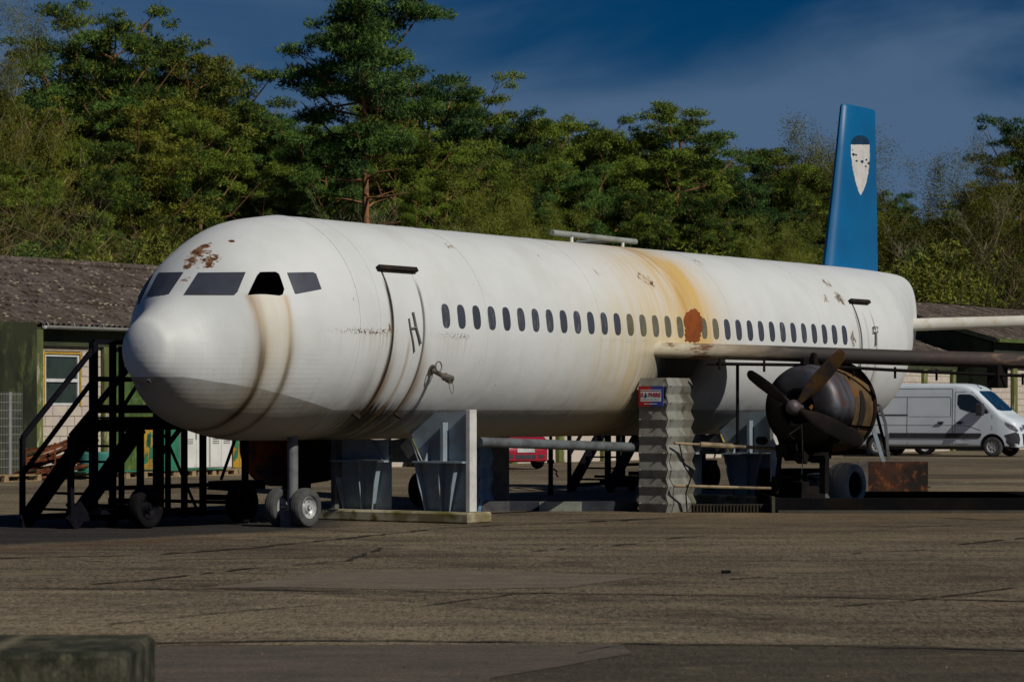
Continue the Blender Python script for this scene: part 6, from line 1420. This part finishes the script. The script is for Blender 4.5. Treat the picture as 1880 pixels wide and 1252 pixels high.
# red car, nose showing under the belly
def car_build():
    rt = tag(empty('car', (0, 0, 0)), 'red hatchback with its front corner showing under the belly', 'car')
    M_red = mat('red_car_paint', (0.36, 0.012, 0.03), (0.30, 0.012, 0.03), 2, rough=0.3, bs=0, spec=0.5)
    secs = [(-3.9, 1.0, 0.5, 0.70), (-3.8, 1.30, 0.3, 0.80), (-3.4, 1.45, 0.25, 0.83), (-2.2, 1.50, 0.22, 0.85), (-1.6, 1.42, 0.22, 0.85), (-1.15, 1.16, 0.22, 0.85), (-0.9, 0.98, 0.22, 0.85), (-0.4, 0.88, 0.22, 0.82), (-0.15, 0.78, 0.20, 0.74), (-0.04, 0.66, 0.20, 0.64), (0.0, 0.52, 0.24, 0.56)]
    xs = [s[0] for s in secs]; rings = [vring(x, float(pch(xs, [s[1] for s in secs], x)), float(pch(xs, [s[2] for s in secs], x)), float(pch(xs, [s[3] for s in secs], x)), 0.5, 0.10) for x in np.linspace(-3.9, 0.0, 40)]
    body = MB().loft(rings).build('body', M_red, rt, smooth=38); bv = bvh_of(body.data)
    def fr(u, v):
        h, nn, _, _ = bv.ray_cast(Vector((3, u, v)), Vector((-1, 0, 0))); return (h, nn) if h else None
    def sd_(u, v):
        h, nn, _, _ = bv.ray_cast(Vector((u, -3, v)), Vector((0, 1, 0))); return (h, nn) if h else None
    dp = lambda nm, poly, m, f, off=0.008, th=0.02: cdt_patch(poly, f, off, th, 0.1).build(nm, m, body, smooth=35)
    dp('headlight', [(-0.66, 0.62), (-0.62, 0.72), (-0.40, 0.74), (-0.38, 0.64)], M_chromeg, fr); dp('headlight', [(0.66, 0.62), (0.62, 0.72), (0.40, 0.74), (0.38, 0.64)], M_chromeg, fr)
    dp('grille', [(-0.34, 0.62), (-0.34, 0.68), (0.34, 0.68), (0.34, 0.62)], M_plastic, fr); dp('lower_grille', [(-0.30, 0.28), (-0.32, 0.40), (0.32, 0.40), (0.30, 0.28)], M_plastic, fr)
    dp('fog_lamp_recess', [(-0.55, 0.30), (-0.58, 0.40), (-0.40, 0.41), (-0.38, 0.30)], M_plastic, fr); dp('fog_lamp_recess', [(0.55, 0.30), (0.58, 0.40), (0.40, 0.41), (0.38, 0.30)], M_plastic, fr)
    dp('number_plate', [(-0.26, 0.46), (-0.26, 0.57), (0.26, 0.57), (0.26, 0.46)], mat('grey_plate', (0.55, 0.55, 0.55), (0.35, 0.35, 0.36), 12, bs=0), fr, 0.02, 0.03)
    dp('windscreen', [(-0.58, 1.08), (-0.5, 1.38), (0.5, 1.38), (0.58, 1.08)], M_carglass, fr); dp('side_window', [(-1.5, 0.98), (-1.9, 1.32), (-3.2, 1.32), (-3.4, 1.0)], M_carglass, sd_)
    for x_ in (-0.75, -3.15):
        for y_, s in ((-0.76, 1), (0.76, -1)): wheel(rt, (x_, y_, 0.3), s, 1.1, M_tyreblack, M_rim)
    return rt
car = car_build(); ya = R_(-62); car.rotation_euler = (0, 0, ya); cp = Vector((*gpt(893, 861.5), 0)); car.location = cp - Matrix.Rotation(ya, 3, 'Z') @ Vector((-0.75, -0.80, 0))
# second car far right under the fuselage, only wheels and sill in view
def far_car(px, py, label, colr, yaw_):
    rt = tag(empty('car', (0, 0, 0)), label, 'car')
    m = mat(label[:12] + '_paint', colr, None, 3, rough=0.35, bs=0, spec=0.5)
    secs = [(-4.2, 0.9, 0.5, 0.72), (-4.1, 1.2, 0.3, 0.82), (-3.6, 1.42, 0.25, 0.85), (-2.2, 1.46, 0.22, 0.87), (-1.5, 1.3, 0.22, 0.87), (-1.0, 0.98, 0.22, 0.87), (-0.3, 0.86, 0.22, 0.82), (0.0, 0.6, 0.3, 0.66)]
    xs = [s[0] for s in secs]; rings = [vring(x, float(pch(xs, [s[1] for s in secs], x)), float(pch(xs, [s[2] for s in secs], x)), float(pch(xs, [s[3] for s in secs], x)), 0.5, 0.10) for x in np.linspace(-4.2, 0.0, 30)]
    body = MB().loft(rings).build('body', m, rt, smooth=38)
    for x_ in (-0.8, -3.4):
        for y_, s in ((-0.78, 1), (0.78, -1)): wheel(rt, (x_, y_, 0.3), s, 1.12, M_tyreblack, M_rim)
    rt.rotation_euler = (0, 0, yaw_); rt.location = Vector((*gpt(px, py), 0)) - Matrix.Rotation(yaw_, 3, 'Z') @ Vector((-0.8, -0.8, 0)); return rt
far_car(1702, 834, 'dark car parked behind the white van, only its wheels showing below it', (0.03, 0.03, 0.035), R_(-10))
far_car(1560, 833, 'silver car seen through the gap under the tail', (0.45, 0.46, 0.48), R_(175))

# ------------------------------------------------------------------ clutter at the shed wall, left
def at_px(px, n):      # point on the line n = const seen at px
    r = (px - CXP) / FPX; t = n * (C_ + r * S_) / (S_ - r * C_); return t
fe = tag(empty('mesh_fence', W(at_px(38, 44.6), 44.6), AN), 'grey wire mesh fence panel in front of the dark end wall', 'fence')
for dx in (-0.35, -3.0): MB().rng((dx - 0.03, -0.03, 0), (dx + 0.03, 0.03, 2.0)).build('post', M_gutter, fe)
hw_ = MB()
for k in range(11): hw_.tube([(-4.0, -0.035, 0.12 + k * 0.183), (0, -0.035, 0.12 + k * 0.183)], 0.006, 4)
hw_.build('horizontal_wires', M_gutter, fe)['kind'] = 'stuff'
vw = MB()
for k in range(80): vw.tube([(-k * 0.05, -0.042, 0.05), (-k * 0.05, -0.042, 2.0)], 0.0035, 3)
vw.build('vertical_wires', M_gutter, fe)['kind'] = 'stuff'
r5 = random.Random(12); T1 = at_px(38, 44.0); T2 = at_px(150, 44.0)
barm = {}
for k in range(34):
    L = r5.uniform(1.3, 2.3); w_ = r5.uniform(0.03, 0.06); key = round(L, 1)
    if key not in barm: barm[key] = MB().rng((-key / 2, -0.02, -0.003), (key / 2, 0.02, 0.003)).rng((-key / 2, 0.014, 0.003), (key / 2, 0.02, 0.045)).mesh('steel_bar', M_rust)
    f = k / 34; z_ = 0.06 + f * 0.80 * r5.uniform(0.8, 1.1); o = inst('steel_bar', barm[key], None, W(r5.uniform(T1 + 1.0, T1 + 1.9), 44.2 + r5.uniform(-0.35, 0.35), z_), (r5.uniform(-0.6, 0.6), r5.uniform(-0.42, -0.05) * f - 0.02, AN + r5.uniform(-0.25, 0.25)))
    tag(o, 'rusty angle-iron bar in the heap by the shed window', 'bar', 'rusty bars heaped by the shed window')
for px, z_ in ((48, 0.75), (101, 0.85)): tag(MB().rng((-0.02, -0.02, 0), (0.02, 0.02, z_)).build('steel_stake', M_rust, None, loc=W(at_px(px, 43.8), 43.8), rz=0.3), 'upright rusty stake holding the %s end of the bar heap' % ('left' if px < 60 else 'right'), 'stake')
gx = W(at_px(153, 44.0), 44.0)
ct_ = tag(MB().lathe([(0, 0.01), (0, 0.24), (0.04, 0.26), (0.55, 0.30), (0.58, 0.32), (0.62, 0.32), (0.62, 0.02)], (0, 0, 0), (0, 0, 1), 24).build('barrel', mat('turquoise_plastic', (0.08, 0.32, 0.28), (0.06, 0.25, 0.22), 3, rough=0.5), None, loc=gx + Vector((0.42, 0.1, 0)), smooth=40), 'turquoise plastic barrel with dirty rim, right of the grill', 'barrel', 'turquoise barrels by the shed')
c2_ = ct_.copy(); COL.objects.link(c2_); c2_.location = gx + Vector((0.1, 0.2, 0)); c2_['label'] = 'turquoise plastic barrel directly below the kettle grill'
gr = tag(empty('kettle_grill', gx + Vector((0.08, 0.1, 0.63))), 'round black kettle grill with a handle on a turquoise barrel', 'grill')
MB().lathe([(0.0, 0.12), (0.05, 0.22), (0.12, 0.25), (0.13, 0.25)], (0, 0, 0), (0, 0, 1), 24).build('bowl', M_burnt, gr, smooth=40); MB().lathe([(0.13, 0.255), (0.2, 0.235), (0.27, 0.17), (0.30, 0.08), (0.31, 0.01)], (0, 0, 0), (0, 0, 1), 24).build('lid', M_blackpaint, gr, smooth=40)
MB().tube([(-0.1, 0, 0.30), (-0.09, 0, 0.36), (0.09, 0, 0.36), (0.1, 0, 0.30)], 0.012, 6).build('handle', M_wood, gr)
# pallets along the wall
def pallet():
    rt = empty('pallet', (0, 0, 0)); tag(rt, 'wooden pallet', 'pallet', 'wooden pallets along the shed')
    b1 = MB().rng((-0.6, -0.05, 0), (0.6, 0.05, 0.022)).mesh('board', M_wood); b2 = MB().rng((-0.05, -0.4, 0), (0.05, 0.4, 0.022)).mesh('board', M_wood); bl = MB().rng((-0.07, -0.05, 0), (0.07, 0.05, 0.08)).mesh('spacer_block', M_wood)
    for k in range(5): inst('board', b1, rt, (0, -0.35 + k * 0.175, 0.122))
    for y_ in (-0.35, 0, 0.35): inst('board', b1, rt, (0, y_, 0))
    for x_ in (-0.53, 0, 0.53):
        for y_ in (-0.35, 0, 0.35): inst('spacer_block', bl, rt, (x_, y_, 0.023))
        inst('board', b2, rt, (x_, 0, 0.10))
    return rt
p0 = pallet(); first = True
for i, px in enumerate((18, 172, 205, 238, 272, 306, 344, 384, 420, 455)):
    o = p0 if first else copy_tree(p0); first = False; o.location = W(at_px(px, 43.9), 43.9); o.rotation_euler = (0, 0, AN + rnd.uniform(-0.06, 0.06)); o['label'] = 'wooden pallet, %s from the left in the row along the shed foot' % ('first', 'second', 'third', 'fourth', 'fifth', 'sixth', 'seventh', 'eighth', 'ninth', 'tenth')[i]
for px, w_, lab in ((190, 1.9, 'flat sea-green sheet on the pallets below the barrels'), (330, 2.6, 'long sea-green sheet on the pallets left of the white cabinets')):
    tag(MB().rng((-w_ / 2, -0.35, 0), (w_ / 2, 0.35, 0.03)).build('green_sheet', M_tealgreen, None, loc=W(at_px(px, 43.8), 43.8, 0.15), rz=AN), lab, 'sheet')
# ochre/green painted mock-up props and white cabinets
def cabinet(px0, px1, n_, label):
    t0, t1 = at_px(px0, n_), at_px(px1, n_); w_ = t1 - t0; rt = tag(empty('cabinet', W(t0, n_, 0.15), AN), label, 'cabinet', 'white metal cabinets by the shed')
    MB().rng((0, 0.02, 0), (w_, 0.5, 1.75)).build('carcass', M_white, rt)
    MB().rng((0.01, -0.004, 0.03), (w_ / 2 - 0.006, 0.017, 1.72)).build('door', M_white, rt, bevel=0.004); d = MB().rng((w_ / 2 + 0.006, -0.004, 0.03), (w_ - 0.01, 0.017, 1.72)).build('door', M_white, rt, bevel=0.004)
    for k in range(3):
        for xx in (w_ * 0.25, w_ * 0.75): MB().rng((xx - 0.12, -0.018, 0.62 + k * 0.05), (xx + 0.12, -0.006, 0.64 + k * 0.05)).build('vent_slat', M_gutter, rt)
    MB().rng((w_ / 2 - 0.03, -0.03, 0.72), (w_ / 2 - 0.012, -0.006, 0.95)).build('handle', M_darkgrey, rt)
cabinet(336, 384, 44.4, 'white metal cabinet with vent slots, left of the pair'); cabinet(386, 426, 44.4, 'white metal cabinet with vent slots, right of the pair')
def prop_panel(px0, px1, h, label, seed):
    n_ = 44.6; t0, t1 = at_px(px0, n_), at_px(px1, n_); w_ = t1 - t0; rt = tag(empty('painted_board', W(t0, n_, 0.15), AN), label, 'board')
    r = random.Random(seed); nb = max(2, int(w_ / 0.22))
    for k in range(nb): MB().rng((k * w_ / nb + 0.005, 0.0, 0), ((k + 1) * w_ / nb - 0.005, 0.03, h - r.uniform(0, 0.12))).build('plank', M_ochre, rt)
    for k in range(5):
        a = r.uniform(0, w_ * 0.6); z_ = r.uniform(0.1, h * 0.6); MB().prism([(a, -0.012, z_), (a + w_ * 0.3, -0.012, z_ + r.uniform(-.1, .1)), (a + w_ * 0.35, -0.012, z_ + 0.3), (a + w_ * 0.1, -0.012, z_ + 0.25)], (0, 0.01, 0)).build('green_flake', M_tealgreen, rt)
prop_panel(262, 286, 1.3, 'ochre plank board with flaking green paint, left of the cabinets', 1); prop_panel(428, 452, 1.7, 'ochre plank board with green flakes behind the nacelle shell', 2)
tag(MB().rng((0, 0, 0), (0.75, 0.04, 1.15)).build('green_board', M_tealgreen, None, loc=W(at_px(298, 44.5), 44.5, 0.15), rz=AN), 'sea-green board leaning between ochre planks and cabinets', 'board')
# ------------------------------------------------------------------ clutter seen under the belly
def place(px, D, z=0.0): return G(px, D, z)
tag(MB().lathe([(0, 0.01), (0, 0.25), (0.45, 0.30), (0.46, 0.32), (0.50, 0.32), (0.50, 0.01)], (0, 0, 0), (0, 0, 1), 22).build('bucket', M_white, None, loc=place(1028, 86.5), smooth=40), 'large white plastic tub standing right of the pallets under the belly', 'tub')
for px, n_, lab in ((990, 4, 'stack'),):
    for j in range(4):
        o = copy_tree(p0); o.location = place(988 + (j % 2) * 3, 84.5, j * 0.146 + 0.0); o.rotation_euler = (0, 0, 0.5 + 0.05 * j); o['label'] = 'wooden pallet, %s of the low stack right of the red car' % ('lowest', 'second from the bottom', 'second from the top', 'topmost')[j]; o['group'] = 'stacked pallets right of the red car'
tag(MB().rng((-0.9, 0, 0), (0.9, 1.0, 0.8)).build('green_crate', M_tealgreen, None, loc=place(1014, 90), rz=0.2, bevel=0.02), 'dark green crate behind the white tub', 'crate')
tag(MB().rng((-0.7, 0, 0), (0.6, 0.08, 1.5)).build('painted_board', M_ochre, None, loc=place(1090, 92)), 'tall ochre board behind the second boarding stairs', 'board')
tag(MB().rng((-1.6, 0, 0), (1.6, 0.2, 0.14)).build('plank', mat('orange_plank', (0.42, 0.20, 0.06), (0.3, 0.15, 0.05), 4), None, loc=place(1064, 87)), 'orange-brown plank on the ground right of the white tub', 'plank')
mx_ = tag(empty('cement_mixer', place(1328, 88)), 'small yellow cement mixer seen between the rear cradle legs', 'mixer')
M_yel = mat('yellow_machine_paint', (0.60, 0.36, 0.02), (0.45, 0.26, 0.03), 4, rough=0.5)
MB().lathe([(-0.35, 0.12), (-0.3, 0.26), (0.05, 0.32), (0.35, 0.18)], (0, 0, 0.65), (0.5, 0.2, 0.8), 20).build('drum', M_yel, mx_, smooth=40)
for sx in (-0.3, 0.3): MB().bar((sx, 0, 0), (sx * 0.5, 0, 0.65), 0.05, 0.05).build('leg', M_rust, mx_)
mb = MB().prism([(-0.5, 0, 0), (0.5, 0, 0), (0.3, 0, 0.25), (-0.1, 0, 0.7), (-0.4, 0, 0.55)], (0, 0.6, 0)); tag(mb.build('loader_bucket', M_yel, None, loc=place(1447, 82, 0.25), bevel=0.02), 'yellow loader bucket glimpsed below the engine', 'bucket')
tag(MB().rng((-0.9, 0, 0), (0.9, 0.4, 0.16)).build('red_box', mat('red_plastic', (0.45, 0.03, 0.04), None, 3), None, loc=place(1470, 86, 0.15)), 'low red box on the ground below the engine', 'box')
# ------------------------------------------------------------------ foreground block
blk = MB().rng((-3.4, 9.7, 0), (-1.375, 10.5, 0.735)).build('concrete_block', None, None, bevel=0.02)
m, nt, b = new_mat('mossy_block_concrete', 0.95, 0, 0.15); p = world_pos(nt); x, y, z = sep(nt, p); n1 = noise(nt, p, 5, 7, 0.7); n2 = noise(nt, comb(nt, x * 3, y * 3, z * 1.0), 3.0, 5, 0.65)
c = mixc(nt, n1.ss(0.4, 0.6), (0.09, 0.085, 0.06), (0.022, 0.024, 0.018)); c = mixc(nt, n2.ss(0.42, 0.6) * 0.8, c, (0.03, 0.034, 0.018)); c = mixc(nt, noise(nt, p, 9, 5, 0.7).ss(0.54, 0.70) * 0.5, c, (0.17, 0.155, 0.10)); c = mixc(nt, noise(nt, p, 5.5, 5, 0.7).ss(0.50, 0.66) * 0.7, c, (0.016, 0.018, 0.013)); c = mixc(nt, (x + 1.87).bell(0.0, 0.03) * 0.4, c, (0.30, 0.26, 0.17))
nt.links.new(c, b.inputs['Base Color']); bump(nt, b, n1 + n2, 0.9, 0.02); blk.data.materials.clear(); blk.data.materials.append(m)
tag(blk, 'blurred mossy concrete block at the lower left corner, nearest the camera', 'block')
